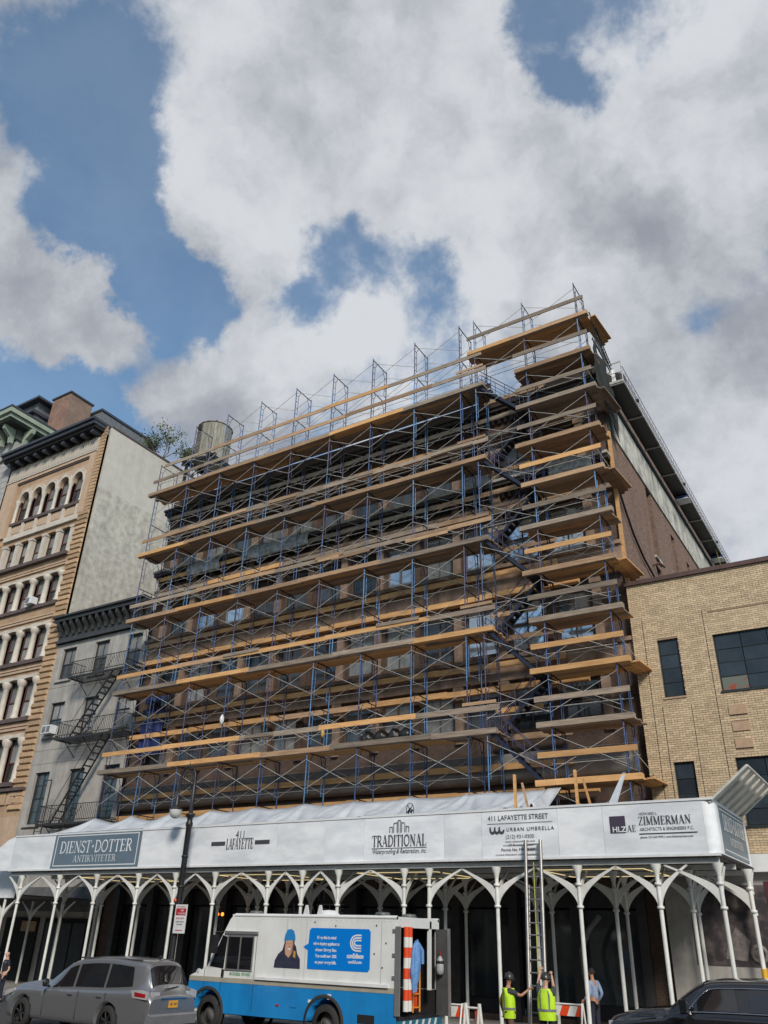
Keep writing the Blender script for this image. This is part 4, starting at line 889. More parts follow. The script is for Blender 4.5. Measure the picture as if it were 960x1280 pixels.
for ri, (a, b) in enumerate(TR):
    h = b-a; top = ri == 5
    for i, (xa, xb) in enumerate(wx):
        cx = (xa+xb)/2
        f = bpy.data.objects.new('window', sashm); COL.objects.link(f); f.parent = RB; WL[f.name] = Vector((cx, YF+.28, a)); f.location = WL[f.name]-WL[RB.name]; f.scale = (1, 1, 1)
        me = MB().box(-.6, -.52, 0, .08, 0, h).box(.52, .6, 0, .08, 0, h).box(-.52, .52, 0, .08, 0, .08).box(-.52, .52, 0, .08, h*.45, h*.45+.08).mesh('window', maroon) if i == 0 else me
        f.data = me
        bx('pane', glass if random.random() < .6 else shade, f, cx-.52, cx+.52, YF+.33, YF+.34, a+.08, a+h*.45); bx('pane', mat('reflecting_pane', (.13, .145, .15), (.2, .21, .21), .2, scale=.8, objrand=.4) if random.random() < .75 else glass, f, cx-.52, cx+.52, YF+.35, YF+.36, a+h*.45+.08, b-.02)
    for i in range(6):
        x = wx[0][1]-1.47*i
        if top:
            if i < 6: 
                m = MB().lathe([(.15, 0), (.15, .12), (.12, .18), (.12, 1.55), (.18, 1.7), (.2, 1.82), (.2, 1.9)], (x, YF+.02, a), 10); m.build('column', cream, RB)
        elif ri == 4: bx('column', cream, RB, x-.19, x+.19, YF-.08, YF+.25, a, b); bx('capital', cream, RB, x-.24, x+.24, YF-.12, YF+.25, b-.18, b-.001)
        else:
            m = MB().lathe([(.24, 0), (.24, .12), (.19, .2), (.17, h*.8), (.2, h*.82), (.3, h*.9), (.32, h*.96), (.3, h)], (x, YF+.04, a), 12); m.build('column', cream, RB)
    if ri < 4:
        for i in range(5):
            xa, xb = wx[i]; n = 8; m = MB(); up = []; lo = []
            for q in range(n+1):
                t = q/n; lo.append((xa+(xb-xa)*t, b-.05-.0+.10*math.sin(math.pi*t))); up.append((xa+(xb-xa)*t, b+.2+.08*abs(math.cos(math.pi*t))))
            m.prism(lo+up[::-1], YF-.12, YF+.2); m.build('scalloped_lintel', cream, RB)
        bx('moulding', otrim, RB, X0+1.3, -43.25, YF-.1, YF-.001, b+.5, b+.62); bx('moulding', otrim, RB, X0+1.3, -43.25, YF-.06, YF-.001, b+.72, b+.8)
    bx('sill', dsill, RB, wx[-1][0]-.15, wx[0][1]+.15, YF-(.3 if ri in (4, 0) else .16), YF-.0, a-.24, a-.01)
# arches
for i, (xa, xb) in enumerate(wx):
    cx = (xa+xb)/2; r0 = .55; zc = 30.1
    m = MB(); n = 12; zt = 31.25
    pts = [(cx+r0*math.cos(math.pi*q/n), zc+r0*math.sin(math.pi*q/n)*1.15) for q in range(n+1)]
    for (a, b) in zip(pts[:-1], pts[1:]): m.add([(a[0], YF-.001, a[1]), (b[0], YF-.001, b[1]), (b[0], YF-.001, zt), (a[0], YF-.001, zt), (a[0], YF+.3, a[1]), (b[0], YF+.3, b[1])], [(0, 1, 2, 3), (0, 1, 5, 4)])
    for s in (-1, 1): m.add([(cx+s*r0, YF-.001, zc), (cx+s*.735, YF-.001, zc), (cx+s*.735, YF-.001, zt), (cx+s*r0, YF-.001, zt)], [(0, 1, 2, 3)])
    m.build('spandrel', otrim, RB)
    m = MB()
    for (ra, rb, p) in ((.56, .70, .10), (.735, .80, .06)):
        for q in range(n):
            a0, a1 = math.pi*q/n, math.pi*(q+1)/n
            m.prism([(cx+ra*math.cos(a0), zc+ra*math.sin(a0)*1.15), (cx+rb*math.cos(a0), zc+rb*math.sin(a0)*1.15), (cx+rb*math.cos(a1), zc+rb*math.sin(a1)*1.15), (cx+ra*math.cos(a1), zc+ra*math.sin(a1)*1.15)], YF-p-.0004*q, YF-.002)
    m.build('arch_moulding', cream, RB)
for i in range(5): bx('baluster_panel', otrim, RB, wx[i][0]+.25, wx[i][1]-.25, YF-.03, YF-.001, 27.35, 27.95)
for i in range(6): bx('pedestal', cream, RB, wx[0][1]-1.47*i-.12, wx[0][1]-1.47*i+.12, YF-.14, YF-.002, 27.2, 27.98)
bx('cream_band', cream, RB, wx[-1][0]-.3, wx[0][1]+.3, YF-.18, YF-.002, 26.75, 27.15)
bx('rope_moulding', dsill, RB, -51.3, -43.2, YF-.08, YF-.002, 31.65, 31.75); bx('rope_moulding', otrim, RB, -51.3, -43.2, YF-.14, YF-.002, 31.78, 31.98)
bx('frieze', cream, RB, X0, -42.62, YF-.12, YF-.002, 32.1, 33.2); bx('moulding', cream, RB, X0, -42.6, YF-.2, YF-.002, 32.02, 32.12)
orn = MB().prism([(-.1, .1), (0, .04), (.1, .1), (.06, .5), (.1, .8), (0, .95), (-.1, .8), (-.06, .5)], -.05, 0).mesh('frieze_ornament', mat('cream_relief', (.50, .46, .41), (.36, .33, .29), .8))
for i in range(38): place(orn, 'frieze_ornament', RB, (X0+.2+i*.262, YF-.121, 32.12))
for z0, z1 in ((8.55, 9.2),):
    for i in range(14): bx('fret_panel', rock if i % 2 else otrim, RB, X0+.3+i*.74, X0+.9+i*.74, YF-.1, YF-.001, z0, z1)
bx('string_course', dsill, RB, X0, X1, YF-.25, YF-.001, 9.25, 9.42)
dc = mat('blackened_copper_cornice', (.035, .04, .055), (.05, .055, .07), .5)
bx('cornice_soffit', void, RB, X0, X1-.3, YF-.9, YF-.001, 33.5, 33.72); bx('cornice', dc, RB, X0-.1, X1-.25, YF-1.1, YF-.001, 33.725, 34.0); bx('cornice_cap', dc, RB, X0-.15, X1-.2, YF-1.25, YF+.3, 34.003, 34.2)
for i in range(10): bx('cornice_block', dc, RB, X0+.3+i*1.05, X0+.62+i*1.05, YF-.8, YF-.125, 33.25, 33.499)
t = thing('air_conditioner', 'grey window air conditioner between the cream columns of the orange building', 'air conditioner', (-45.6, 1.6, 21.1)); bx('housing', white, t, -45.9, -45.25, 1.3, 1.75, 21.0, 21.45); bx('grille', MAT['grey_grille'], t, -45.86, -45.5, 1.285, 1.299, 21.05, 21.4)
bx('bulkhead', mat('dark_bulkhead', (.06, .06, .065), (.04, .04, .045), .8), GB, -40.2, -38.8, 7.0, 9.5, 18.701, 20)

# far-left building with green cornice
FB_ = thing('stone_building', 'grey stone building with a pale green bracketed cornice at the far left edge', 'building', (-60, 1.6, 0))
gst = mat('grey_limestone', (.42, .41, .40), (.33, .32, .315), .8, scale=1.5, streak=.2)
mb = MB(); hs = [(-56.4+i*-3.2, -54.9-3.2*i, a, b) for i in range(5) for a, b in ((29.6, 32.6), (24.5, 27.5), (19.5, 22.5), (14.5, 17.5), (9, 12.5))]
wall_grid(mb, -72, -52.65, 0, 34.5, hs, 1.6, .4); mb.build('front_wall', gst, FB_)
for i, (a, b, c, d) in enumerate(hs):
    f = bx('window', glass, FB_, a+.05, b-.05, 1.95, 1.99, c+.05, d-.05); bx('sash_rail', maroon, f, a+.05, b-.05, 1.9, 1.949, (c+d)/2-.05, (c+d)/2+.05)
    m = MB()
    for q in range(10):
        a0, a1 = math.pi*q/10, math.pi*(q+1)/10; cx = (a+b)/2
        m.prism([(cx+.75*math.cos(a0), d-.75+.75*math.sin(a0)), (cx+1.0*math.cos(a0), d-.75+1.0*math.sin(a0)), (cx+1.0*math.cos(a1), d-.75+1.0*math.sin(a1)), (cx+.75*math.cos(a1), d-.75+.75*math.sin(a1))], 1.48-.0004*q, 1.599)
    m.build('arch_moulding', gst, f)
for i in range(64): bx('stone_course_joint', MAT['dark_joint'], FB_, -72, -52.66, 1.594, 1.5995, 1.2+i*.52, 1.225+i*.52)
grn = mat('pale_green_cornice', (.33, .38, .30), (.25, .30, .235), .65, scale=2); grd = mat('dark_green_soffit', (.06, .075, .065), (.04, .05, .045), .7)
bx('entablature', gst, FB_, -72, -52.65, 1.4, 5.5, 34.5, 36.0); bx('side_wall', gst, FB_, -52.95, -52.65, 2.0, 14, 0, 34.49); bx('roof', MAT['tar_roof'], FB_, -72, -52.7, 2, 14, 36.0, 36.4)
bx('soffit', grd, FB_, -72, -51.9, .0, 5.0, 36.9, 37.05); bx('fascia', grn, FB_, -72.01, -51.7, -.15, 5.2, 37.053, 37.35); bx('crown_moulding', grn, FB_, -72.02, -51.5, -.35, 5.4, 37.353, 37.75); bx('gutter', dc, FB_, -72, -51.45, -.4, 5.45, 37.753, 37.9)
bx('frieze', grd, FB_, -72, -52.5, 1.2, 5.2, 36.0, 36.899)
bk = MB().prism([(0, 1.1), (0, -.2), (-.25, -.2), (-.35, .3), (-.95, .75), (-1.0, 1.1)], -.16, .16, axis='X').mesh('bracket', grn)
for i in range(16): place(bk, 'bracket', FB_, (-52.9-i*1.1, 1.2, 35.78))
for i in range(3): place(bk, 'bracket', FB_, (-52.5, 1.9+i*1.3, 35.78), (0, 0, R(90)))
# roof storey: dormer and brick chimney
bx('dormer', mat('grey_lead', (.16, .17, .19), (.11, .12, .135), .5), FB_, -57.0, -54.4, 3.2, 7, 37.9, 40.2); bx('dormer_window', glass, FB_, -55.9, -54.9, 3.16, 3.199, 38.4, 39.8); bx('dormer_roof', dc, FB_, -57.2, -54.2, 2.8, 7.2, 40.203, 40.5); bx('dormer', MAT['grey_lead'], FB_, -56.8, -54.6, 3.4, 7, 40.503, 41.6); bx('dormer_roof', dc, FB_, -57.4, -54.0, 2.9, 7.4, 41.603, 41.8)
chb = brickmat('chimney_brick', (.34, .19, .14), (.24, .13, .1), (.2, .16, .13))
bx('chimney', chb, FB_, -53.9, -51.6, 4.2, 6.4, 36.4, 42.0); bx('chimney_cap', dc, FB_, -54.0, -51.5, 4.1, 6.5, 42.003, 42.15)
bx('roof_slope', MAT['grey_lead'], FB_, -53.8, -50.4, 6.6, 12.0, 36.2, 41.2); bx('ridge', dc, FB_, -53.9, -50.3, 6.5, 12.2, 41.203, 41.4)

# roof garden tree and water tank
leaf = mat('tree_leaf', (.075, .11, .035), (.045, .07, .02), .7, scale=3, island=.45); bark = mat('bark', (.11, .085, .06), (.07, .055, .04), .9)
def tree(c, h, wd, nl, seed, label):
    rnd = random.Random(seed); t = thing('tree', label, 'tree', c, group='roof garden trees'); c = Vector(c); m = MB(); tips = []
    def grow(p, d, l, r, dep):
        q = p+d*l; m.path([p, (p+q)/2+Vector((rnd.uniform(-.05, .05)*l,)*3), q], r, 5, rs=[r, r*.85, r*.65])
        if dep == 0: tips.append(q); return
        tips.append(q) if dep < 2 else None
        for _ in range(3):
            nd_ = (d+Vector((rnd.uniform(-1, 1), rnd.uniform(-1, 1), rnd.uniform(-.2, .6)))*.75).normalized(); grow(q, nd_, l*rnd.uniform(.6, .85), r*.62, dep-1)
    for s in range(3): grow(c+Vector((rnd.uniform(-.4, .4)*wd, 0, 0)), Vector((rnd.uniform(-.3, .3), rnd.uniform(-.2, .2), 1)).normalized(), h*.3, .06, 3)
    m.build('trunk', bark, t); m = MB()
    for _ in range(nl):
        p = rnd.choice(tips)+Vector((rnd.gauss(0, .2), rnd.gauss(0, .2), rnd.gauss(0, .16))); s = rnd.uniform(.05, .11)
        a = Vector((rnd.uniform(-1, 1), rnd.uniform(-1, 1), rnd.uniform(-1, 1))).normalized(); b = a.orthogonal().normalized(); m.add([p, p+a*s+b*s*.5, p+a*s*2, p+a*s-b*s*.5], [(0, 1, 2, 3)])
    m.build('crown', leaf, t)
tree((-43.4, 7.6, 33.5), 4.4, 1.6, 1500, 5, 'leafy shrub on the pale building roof, nearer the street'); tree((-43.0, 11.0, 33.5), 4.6, 2.0, 2000, 8, 'leafy shrub on the pale building roof, just left of the scaffold corner')
tree((-43.2, 14.6, 33.5), 4.2, 1.6, 1200, 15, 'leafy shrub on the pale building roof, farthest back')
TK_ = thing('water_tank', 'round wooden rooftop water tank with a low conical roof', 'water tank', (-39.0, 9.0, 18.7))
c = Vector((-39.0, 9.0, 0)); tw = mat('grey_tank_wood', (.30, .29, .25), (.17, .165, .14), .85, scale=3, stretch=(3, 3, .4), objrand=.25, bump=.2)
Rt = 1.24; NS = 34
st = MB().add([(-.112, -.02, 0), (.112, -.02, 0), (.112, -.02, 3.1), (-.112, -.02, 3.1), (-.112, .05, 0), (.112, .05, 0), (.112, .05, 3.1), (-.112, .05, 3.1)], [(0, 1, 2, 3), (4, 7, 6, 5), (0, 3, 7, 4), (1, 5, 6, 2)]).mesh('stave', tw)
for i in range(NS):
    a = 2*math.pi*i/NS; place(st, 'stave', TK_, (c.x+Rt*math.cos(a), c.y+Rt*math.sin(a), 33.7), (0, 0, a+math.pi/2+math.pi))
for z in (33.95, 34.2, 34.45, 34.75, 35.1, 35.5, 35.9, 36.3, 36.6): MB().lathe([(Rt+.03, z-.02), (Rt+.05, z-.02), (Rt+.05, z+.02), (Rt+.03, z+.02)], c, 44).build('hoop', mat('rusty_hoop', (.06, .045, .035), (.04, .03, .025), .7), TK_)
MB().lathe([(0, 33.72), (Rt-.02, 33.72)], c, 32).build('floor', tw, TK_)
MB().lathe([(Rt+.12, 36.78), (Rt+.12, 36.84), (0, 37.45)], c, 16, smooth=False).lathe([(Rt+.1, 36.78), (0, 36.8)], c, 16).build('roof', mat('brown_tank_roof', (.16, .12, .10), (.11, .085, .07), .8), TK_)
m = MB().tube((c.x, c.y, 37.4), (c.x, c.y, 37.8), .05, 6)
m.build('finial', darkst, TK_)
m = MB()
for s in (-.16, .16): m.tube((c.x-.25+s, c.y-Rt-.12, 34), (c.x-.25+s, c.y-Rt-.12, 36.7), .02, 4)
for i in range(10): m.tube((c.x-.41, c.y-Rt-.12, 34.1+i*.26), (c.x-.09, c.y-Rt-.12, 34.1+i*.26), .014, 4)
m.build('ladder', mat('rust_ladder', (.10, .06, .04), (.06, .04, .03), .8), TK_); bx('hatch', darkst, TK_, c.x-.42, c.x-.05, c.y-Rt-.12, c.y-Rt-.08, 36.1, 36.6)
m = MB()
for sx in (-1.2, 1.2):
    for sy in (-1.2, 1.2): m.box(c.x+sx-.09, c.x+sx+.09, c.y+sy-.09, c.y+sy+.09, 18.7, 33.4)
    m.box(c.x+sx-.1, c.x+sx+.1, c.y-1.7, c.y+1.7, 33.42, 33.7)
for sy in (-1.2, 1.2):
    m.tube((c.x-1.2, c.y+sy, 26), (c.x+1.2, c.y+sy, 33.3), .03, 4).tube((c.x+1.2, c.y+sy, 26), (c.x-1.2, c.y+sy, 33.3), .03, 4)
m.box(c.x-1.7, c.x+1.7, c.y-1.3, c.y-1.1, 33.45, 33.6); m.build('support_frame', darkst, TK_)

# ------------------------------------------------------------------ bishop's crook street lamp and parking sign
LP = thing('street_lamp', 'black street lamp with scrolled crook and hanging globe in front of the shed', 'street lamp', (-22.88, -4.3, .13))
lx, ly = -22.88, -4.3
m = MB().lathe([(.26, .13), (.26, .5), (.2, .6), (.17, 1.1), (.12, 1.25), (.1, 1.4), (.1, 5.9), (.13, 5.95), (.13, 6.05), (.1, 6.1), (.1, 6.2), (.17, 6.3), (.19, 6.36), (.075, 6.4), (.07, 7.6)], (lx, ly, 0), 16)
for z in (2.9, 3.3, 3.9, 4.9): m.lathe([(.1, z-.04), (.125, z-.03), (.125, z+.03), (.1, z+.04)], (lx, ly, 0), 14)
m.build('pole', black, LP)
cr = [(lx, ly, 7.0)]+[(lx-.38+.38*math.cos(R(a)), ly, 7.62+.48*math.sin(R(a))) for a in range(0, 181, 15)]+[(lx-.78, ly, 7.3), (lx-.80, ly, 7.18)]
m = MB().path(cr, .045, 8); m.path([(lx-.38+.30*math.cos(R(a))*(1-a/900), ly, 7.6+.34*math.sin(R(a))*(1-a/900)) for a in range(-60, 500, 20)], .022, 6)
m.path([(lx, ly, 6.9), (lx-.12, ly, 7.15), (lx-.3, ly, 7.25), (lx-.42, ly, 7.4), (lx-.36, ly, 7.55), (lx-.26, ly, 7.5)], .02, 6).tube((lx-.38, ly, 8.1), (lx-.38, ly, 8.3), .03, 6, r2=.005)
m.build('crook', black, LP)
m = MB().lathe([(.03, 7.2), (.05, 7.05), (.09, 6.95), (.1, 6.75), (.15, 6.65), (.24, 6.6), (.25, 6.56), (.0, 6.56)], (lx-.80, ly, 0), 14); m.build('lamp_hood', black, LP)
MB().lathe([(.23, 6.555), (.22, 6.42), (.16, 6.3), (.07, 6.24), (0, 6.23)], (lx-.80, ly, 0), 16).build('globe', mat('milky_glass', (.6, .62, .62), (.5, .52, .52), .2), LP)
tag(MB().lathe([(0, -.06), (.05, -.04), (.06, .04), (0, .06)], (lx-.06, ly-.13, 3.45), 8).build('red_tag', mat('orange_tag', (.7, .1, .04), (.6, .08, .03), .5), LP))
PS = thing('parking_sign', 'red and white no standing sign fixed to the street lamp pole', 'sign', (-22.4, -4.42, 2.4))
bx('plate', white, PS, -22.84, -22.28, -4.45, -4.435, 2.42, 3.32); sred = mat('sign_red', (.45, .02, .04), (.4, .02, .035), .5)
bx('red_field', sred, PS, -22.8, -22.32, -4.455, -4.451, 2.98, 3.2); text('NO', .1, (-22.5, -4.458, 3.1), white, PS, width=.14); text('STANDING', .075, (-22.5, -4.458, 3.01), white, PS, width=.36); text('DEPT OF TRANSPORTATION', .04, (-22.56, -4.455, 3.235), sred, PS, width=.4)
text('8AM-6PM', .08, (-22.56, -4.455, 2.86), sred, PS, width=.38); text('EXCEPT TRUCKS', .055, (-22.56, -4.455, 2.76), ink, PS, width=.38); text('LOADING', .055, (-22.56, -4.455, 2.68), ink, PS, width=.26); bx('arrow', sred, PS, -22.72, -22.4, -4.454, -4.451, 2.5, 2.525)

# ------------------------------------------------------------------ vehicles
def crom(p0, p1, p2, p3, t): return .5*((2*p1)+(-p0+p2)*t+(2*p0-5*p1+4*p2-p3)*t*t+(-p0+3*p1-3*p2+p3)*t*t*t)
class Loft:
    """half cross sections along x, interpolated both ways; mirrored about y = 0. near side is -y"""
    def __init__(s, st): s.g = [[Vector((x, y, z)) for y, z in ring] for x, ring in st]; s.nu, s.nv = len(s.g)-1, len(s.g[0])-1
    def at(s, u, v):
        u = max(0, min(s.nu-1e-6, u)); v = max(0, min(s.nv-1e-6, v)); i, j = int(u), int(v); a, b = u-i, v-j
        col_ = []
        for di in (-1, 0, 1, 2):
            r = s.g[max(0, min(s.nu, i+di))]; q = [r[max(0, min(s.nv, j+dj))] for dj in (-1, 0, 1, 2)]; col_.append(crom(*q, b))
        return crom(*col_, a)
    def nrm(s, u, v):
        e = .02; a = s.at(u+e, v)-s.at(u-e, v); b = s.at(u, v+e)-s.at(u, v-e); n = a.cross(b); return n.normalized() if n.length > 1e-9 else Vector((0, -1, 0))
    def body(s, name, m, parent, su=5, sv=4, mats=None):
        mb = MB(); NU, NV = s.nu*su, s.nv*sv
        for sg in (1, -1):
            vs = []; 
            for i in range(NU+1):
                for j in range(NV+1): p = s.at(i/su, j/sv); vs.append((p.x, p.y*sg, p.z))
            mb.add(vs, [(i*(NV+1)+j, (i+1)*(NV+1)+j, (i+1)*(NV+1)+j+1, i*(NV+1)+j+1) for i in range(NU) for j in range(NV)], 0, True)
        for i in (0, NU):
            vs = [s.at(i/su, j/sv) for j in range(NV+1)]; vs += [Vector((p.x, -p.y, p.z)) for p in vs[::-1]]; mb.add(vs, [tuple(range(len(vs)))], 0)
        o = mb.build(name, m, None); bm = bmesh.new(); bm.from_mesh(o.data); bmesh.ops.remove_doubles(bm, verts=bm.verts, dist=.0008); bmesh.ops.recalc_face_normals(bm, faces=bm.faces); bm.to_mesh(o.data); bm.free(); return o
    def patch(s, name, quad, m, parent, off=.012, nu=8, nv=5, sides=(1, -1), r=0):
        """quad: (u,v) corners bottom-left, bottom-right, top-right, top-left"""
        outs = []
        for sg in sides:
            vs = []; qa = [Vector(q).to_3d() for q in quad]
            for i in range(nu+1):
                for j in range(nv+1):
                    a, b = i/nu, j/nv; q = (qa[0]*(1-a)+qa[1]*a)*(1-b)+(qa[3]*(1-a)+qa[2]*a)*b; p = s.at(q.x, q.y); n = s.nrm(q.x, q.y)
                    if n.y*p.y < 0 and abs(n.y) > .05: n = -n
                    elif abs(n.y) <= .05 and n.z < 0: n = -n
                    p = p+n*off; vs.append((p.x, p.y*sg, p.z))
            mb = MB().add(vs, [(i*(nv+1)+j, (i+1)*(nv+1)+j, (i+1)*(nv+1)+j+1, i*(nv+1)+j+1) for i in range(nu) for j in range(nv)], 0, True); outs.append(mb.build(name, m, None))
        return outs
def attach(o, root): o.parent = root; o.location = (0, 0, 0); return o
def lplace(mb, name, m, root, parent=None): o = mb.build(name, m, None); o.parent = parent or root; return o
def wheel(root, x, y, z, r, wd, rimm, side=-1, disc=False):
    t = bpy.data.objects.new('wheel', None); COL.objects.link(t); t.parent = root; t.location = (x, y, z)
    M = Matrix.Rotation(R(90), 4, 'X')
    ty = MB().lathe([(r*.62, -wd/2), (r*.93, -wd/2), (r, -wd*.35), (r, wd*.35), (r*.93, wd/2), (r*.62, wd/2)], n=28, M=M).build('tyre', rubber); ty.parent = t
    m = MB().lathe([(r*.63, -wd*.3), (r*.6, -wd*.46), (r*.56, -wd*.46), (r*.54, -wd*.2), (0, -wd*.2)], n=24, M=Matrix.Rotation(R(90)*(-side), 4, 'X'))
    if disc:
        m.lathe([(r*.56, -wd*.44), (r*.5, -wd*.3), (r*.3, -wd*.22), (r*.26, -wd*.42), (r*.1, -wd*.46), (0, -wd*.46)], n=24, M=Matrix.Rotation(R(90)*(-side), 4, 'X'))
        for i in range(8): m.lathe([(r*.045, -wd*.34), (0, -wd*.4)], (r*.4*math.cos(i*math.pi/4), 0, r*.4*math.sin(i*math.pi/4)), 6, M=Matrix.Rotation(R(90)*(-side), 4, 'X'))
    for i in range(0 if disc else 7):
        a = 2*math.pi*i/7; m.tube((0, side*wd*.3, 0), (r*.57*math.cos(a), side*wd*.42, r*.57*math.sin(a)), r*.07, 5)
    m.lathe([(r*.14, -wd*.42), (0, -wd*.44)], n=10, M=Matrix.Rotation(R(90)*(-side), 4, 'X')); rm = m.build('rim', rimm); rm.parent = t
def cutwheels(o, ws, r, y0, y1):
    cs = []
    for (x, z) in ws:
        for s in (-1, 1):
            c_ = MB().lathe([(0, -.22), (r, -.22), (r, .22), (0, .22)], (x, s*(y1-.12), z), 28, M=Matrix.Rotation(R(90), 4, 'X')).build('cut', void); cs.append(c_)
            b = o.modifiers.new('b', 'BOOLEAN'); b.object = c_; b.operation = 'DIFFERENCE'; b.solver = 'EXACT'
    applied(o)
    for c_ in cs: bpy.data.objects.remove(c_)
rimm = mat('alloy_rim', (.12, .12, .125), (.08, .08, .085), .35, .8)
# silver SUV
SUV = thing('suv', 'silver grey SUV with an orange licence plate driving past at the lower left', 'car', (-20.22, -9.6, 0)); SUV.scale = (.955, 1, 1.03)
paint = mat('silver_grey_paint', (.25, .255, .27), (.21, .215, .228), .28, .55, scale=40, coat=.7, lo=.3, hi=.7)
def ring(zb, hw, zbelt, zt, rw, ins=.0): return [(0, zb), (hw*.8, zb), (hw-.03, zb+.05), (hw, zb+.28), (hw+.005, (zb+zbelt)/2+.1), (hw, zbelt-.16), (hw-.02, zbelt-.06), (hw-.06, zbelt), (rw+.04, zt-.13), (rw, zt-.06), (rw-.1, zt-.015), (rw*.5, zt+.012), (0, zt+.02)]
def hood(zb, hw, zs, zt): return [(0, zb), (hw*.8, zb), (hw-.03, zb+.05), (hw, zb+.22), (hw, (zb+zs)/2+.05), (hw-.01, zs-.12), (hw-.04, zs-.05), (hw-.1, zs), (hw-.2, zt-.02), (hw-.3, zt-.01), (hw-.4, zt), (hw*.3, zt+.01), (0, zt+.015)]
sv_ = Loft([(-3.02, hood(.42, .55, .62, .66)), (-2.93, hood(.3, .74, .74, .8)), (-2.65, hood(.25, .85, .93, 1.0)), (-2.0, hood(.25, .88, .98, 1.11)), (-1.35, hood(.25, .88, .98, 1.16)),
 (-1.2, ring(.25, .885, .98, 1.19, .70)), (-.72, ring(.25, .885, .99, 1.46, .68)), (-.28, ring(.25, .885, 1.0, 1.66, .66)), (.4, ring(.25, .885, 1.02, 1.745, .65)), (1.2, ring(.25, .885, 1.04, 1.765, .65)), (1.9, ring(.25, .885, 1.06, 1.74, .64)), (2.4, ring(.27, .87, 1.08, 1.70, .63)), (2.62, ring(.3, .86, 1.07, 1.62, .58)), (2.83, ring(.32, .84, 1.08, 1.28, .62)), (2.95, hood(.32, .83, 1.0, 1.06)), (3.03, hood(.34, .81, .93, .98)), (3.05, hood(.36, .80, .90, .93))])
ob = sv_.body('body', paint, None); cutwheels(ob, ((-2.1, .36), (1.52, .36)), .44, 0, .88); attach(ob, SUV)
def P_(nm, q, m, L_, root, **k):
    os_ = L_.patch(nm, q, m, None, **k)
    for o in os_: attach(o, root)
    return os_
P_('side_window', [(5.55, 7.12), (7.35, 7.12), (7.35, 7.93), (6.75, 7.9)], carglass, sv_, SUV); P_('side_window', [(7.5, 7.12), (9.0, 7.12), (8.98, 7.95), (7.5, 7.94)], carglass, sv_, SUV); P_('side_window', [(9.12, 7.12), (10.75, 7.2), (10.45, 7.92), (9.1, 7.95)], carglass, sv_, SUV)
def bandquad(x0, x1, y, z0, z1, m, nm, root, th=.02):
    o = MB().box(x0, x1, -y-th, -y, z0, z1).build(nm, m); o.parent = root; return o
# windscreen and rear glass spanning the car
def span(nm, L_, u0, u1, v0, m, root, off=.012, inset=.0, yb=None):
    vs = []; nu, nv = 6, 12
    for i in range(nu+1):
        u = u0+(u1-u0)*i/nu
        for j in range(nv+1):
            t = -1+2*j/nv; v = L_.nv-(L_.nv-v0)*abs(t); p = L_.at(u, v); n = L_.nrm(u, v)
            if n.z < 0: n = -n
            if abs(t) > .01: pass
            p = p+Vector((n.x, 0, n.z))*off; vs.append((p.x, p.y*(1 if t > 0 else -1), p.z))
    o = MB().add(vs, [(i*(nv+1)+j, (i+1)*(nv+1)+j, (i+1)*(nv+1)+j+1, i*(nv+1)+j+1) for i in range(nu) for j in range(nv)], 0, True).build(nm, m); o.parent = root; return o
span('windscreen', sv_, 5.1, 6.9, 8.9, carglass, SUV); span('rear_window', sv_, 12.1, 13.3, 8.8, carglass, SUV)
for s in (-1, 1):
    m = MB().prism([(2.45, .92), (2.98, .90), (2.99, 1.06), (2.75, 1.1), (2.35, 1.08)], s*.84, s*.885); lplace(m, 'tail_light', mat('clear_lamp', (.6, .6, .62), (.45, .45, .47), .15, .3), SUV)
    m = MB().prism([(2.52, .96), (2.92, .94), (2.93, 1.02), (2.5, 1.05)], s*.886, s*.892); lplace(m, 'tail_light_red', mat('tail_red', (.35, .01, .015), (.25, .01, .01), .2), SUV)
    m = MB(); m.box(2.93, 3.02, s*.62-.1, s*.62+.14, .93, 1.06); lplace(m, 'tail_light', MAT['clear_lamp'], SUV)
    m = MB().tube((-.2, s*.6, 1.72), (2.3, s*.58, 1.73), .02, 5); lplace(m, 'roof_rail', mat('dark_rail', (.06, .06, .065), rough=.4), SUV)
    m = MB().path([(-1.0, s*.86, 1.02), (-1.02, s*.98, 1.06)], .03, 6); m.lathe([(0, -.11), (.07, -.09), (.1, 0), (.07, .09), (0, .11)], (-1.02, s*1.0, 1.11), 10, M=Matrix.Diagonal((.6, 1.1, .9, 1))); lplace(m, 'wing_mirror', paint if s > 0 else black, SUV)
    for x in (-.15, 1.05): lplace(MB().box(x, x+.2, s*.892-.012, s*.892+.012, .86, .885), 'door_handle', chrome, SUV)
    for x in (.27, 1.38): lplace(MB().box(x, x+.012, s*.886-.006, s*.886+.006, .35, .98), 'door_gap', void, SUV)
    lplace(MB().box(-1.15, -1.138, s*.886-.006, s*.886+.006, .35, .95), 'door_gap', void, SUV)
    lplace(MB().prism([(-2.95, .72), (-2.5, .86), (-2.6, .92), (-2.95, .84)], s*.78, s*.86), 'headlight', MAT['clear_lamp'], SUV)
lplace(MB().box(3.03, 3.06, -.3, .3, .70, .90), 'plate_recess', paint, SUV); pl = lplace(MB().box(3.062, 3.07, -.17, .15, .72, .87), 'licence_plate', mat('orange_plate', (.75, .38, .03), (.65, .3, .02), .5), SUV)
lplace(MB().box(3.02, 3.075, -.45, .45, .9, .93), 'chrome_strip', chrome, SUV); lplace(MB().prism([(2.9, .34), (3.12, .36), (3.14, .56), (3.04, .6), (2.9, .6)], -.82, .82), 'rear_bumper', mat('pale_bumper', (.28, .285, .3), rough=.3, metal=.4), SUV)
o = text('HJR 2087', .09, (0, 0, 0), ink, None, 'plate_lettering', (R(90), 0, R(90)), width=.26); o.parent = SUV; o.location = (3.072, 0, .765)
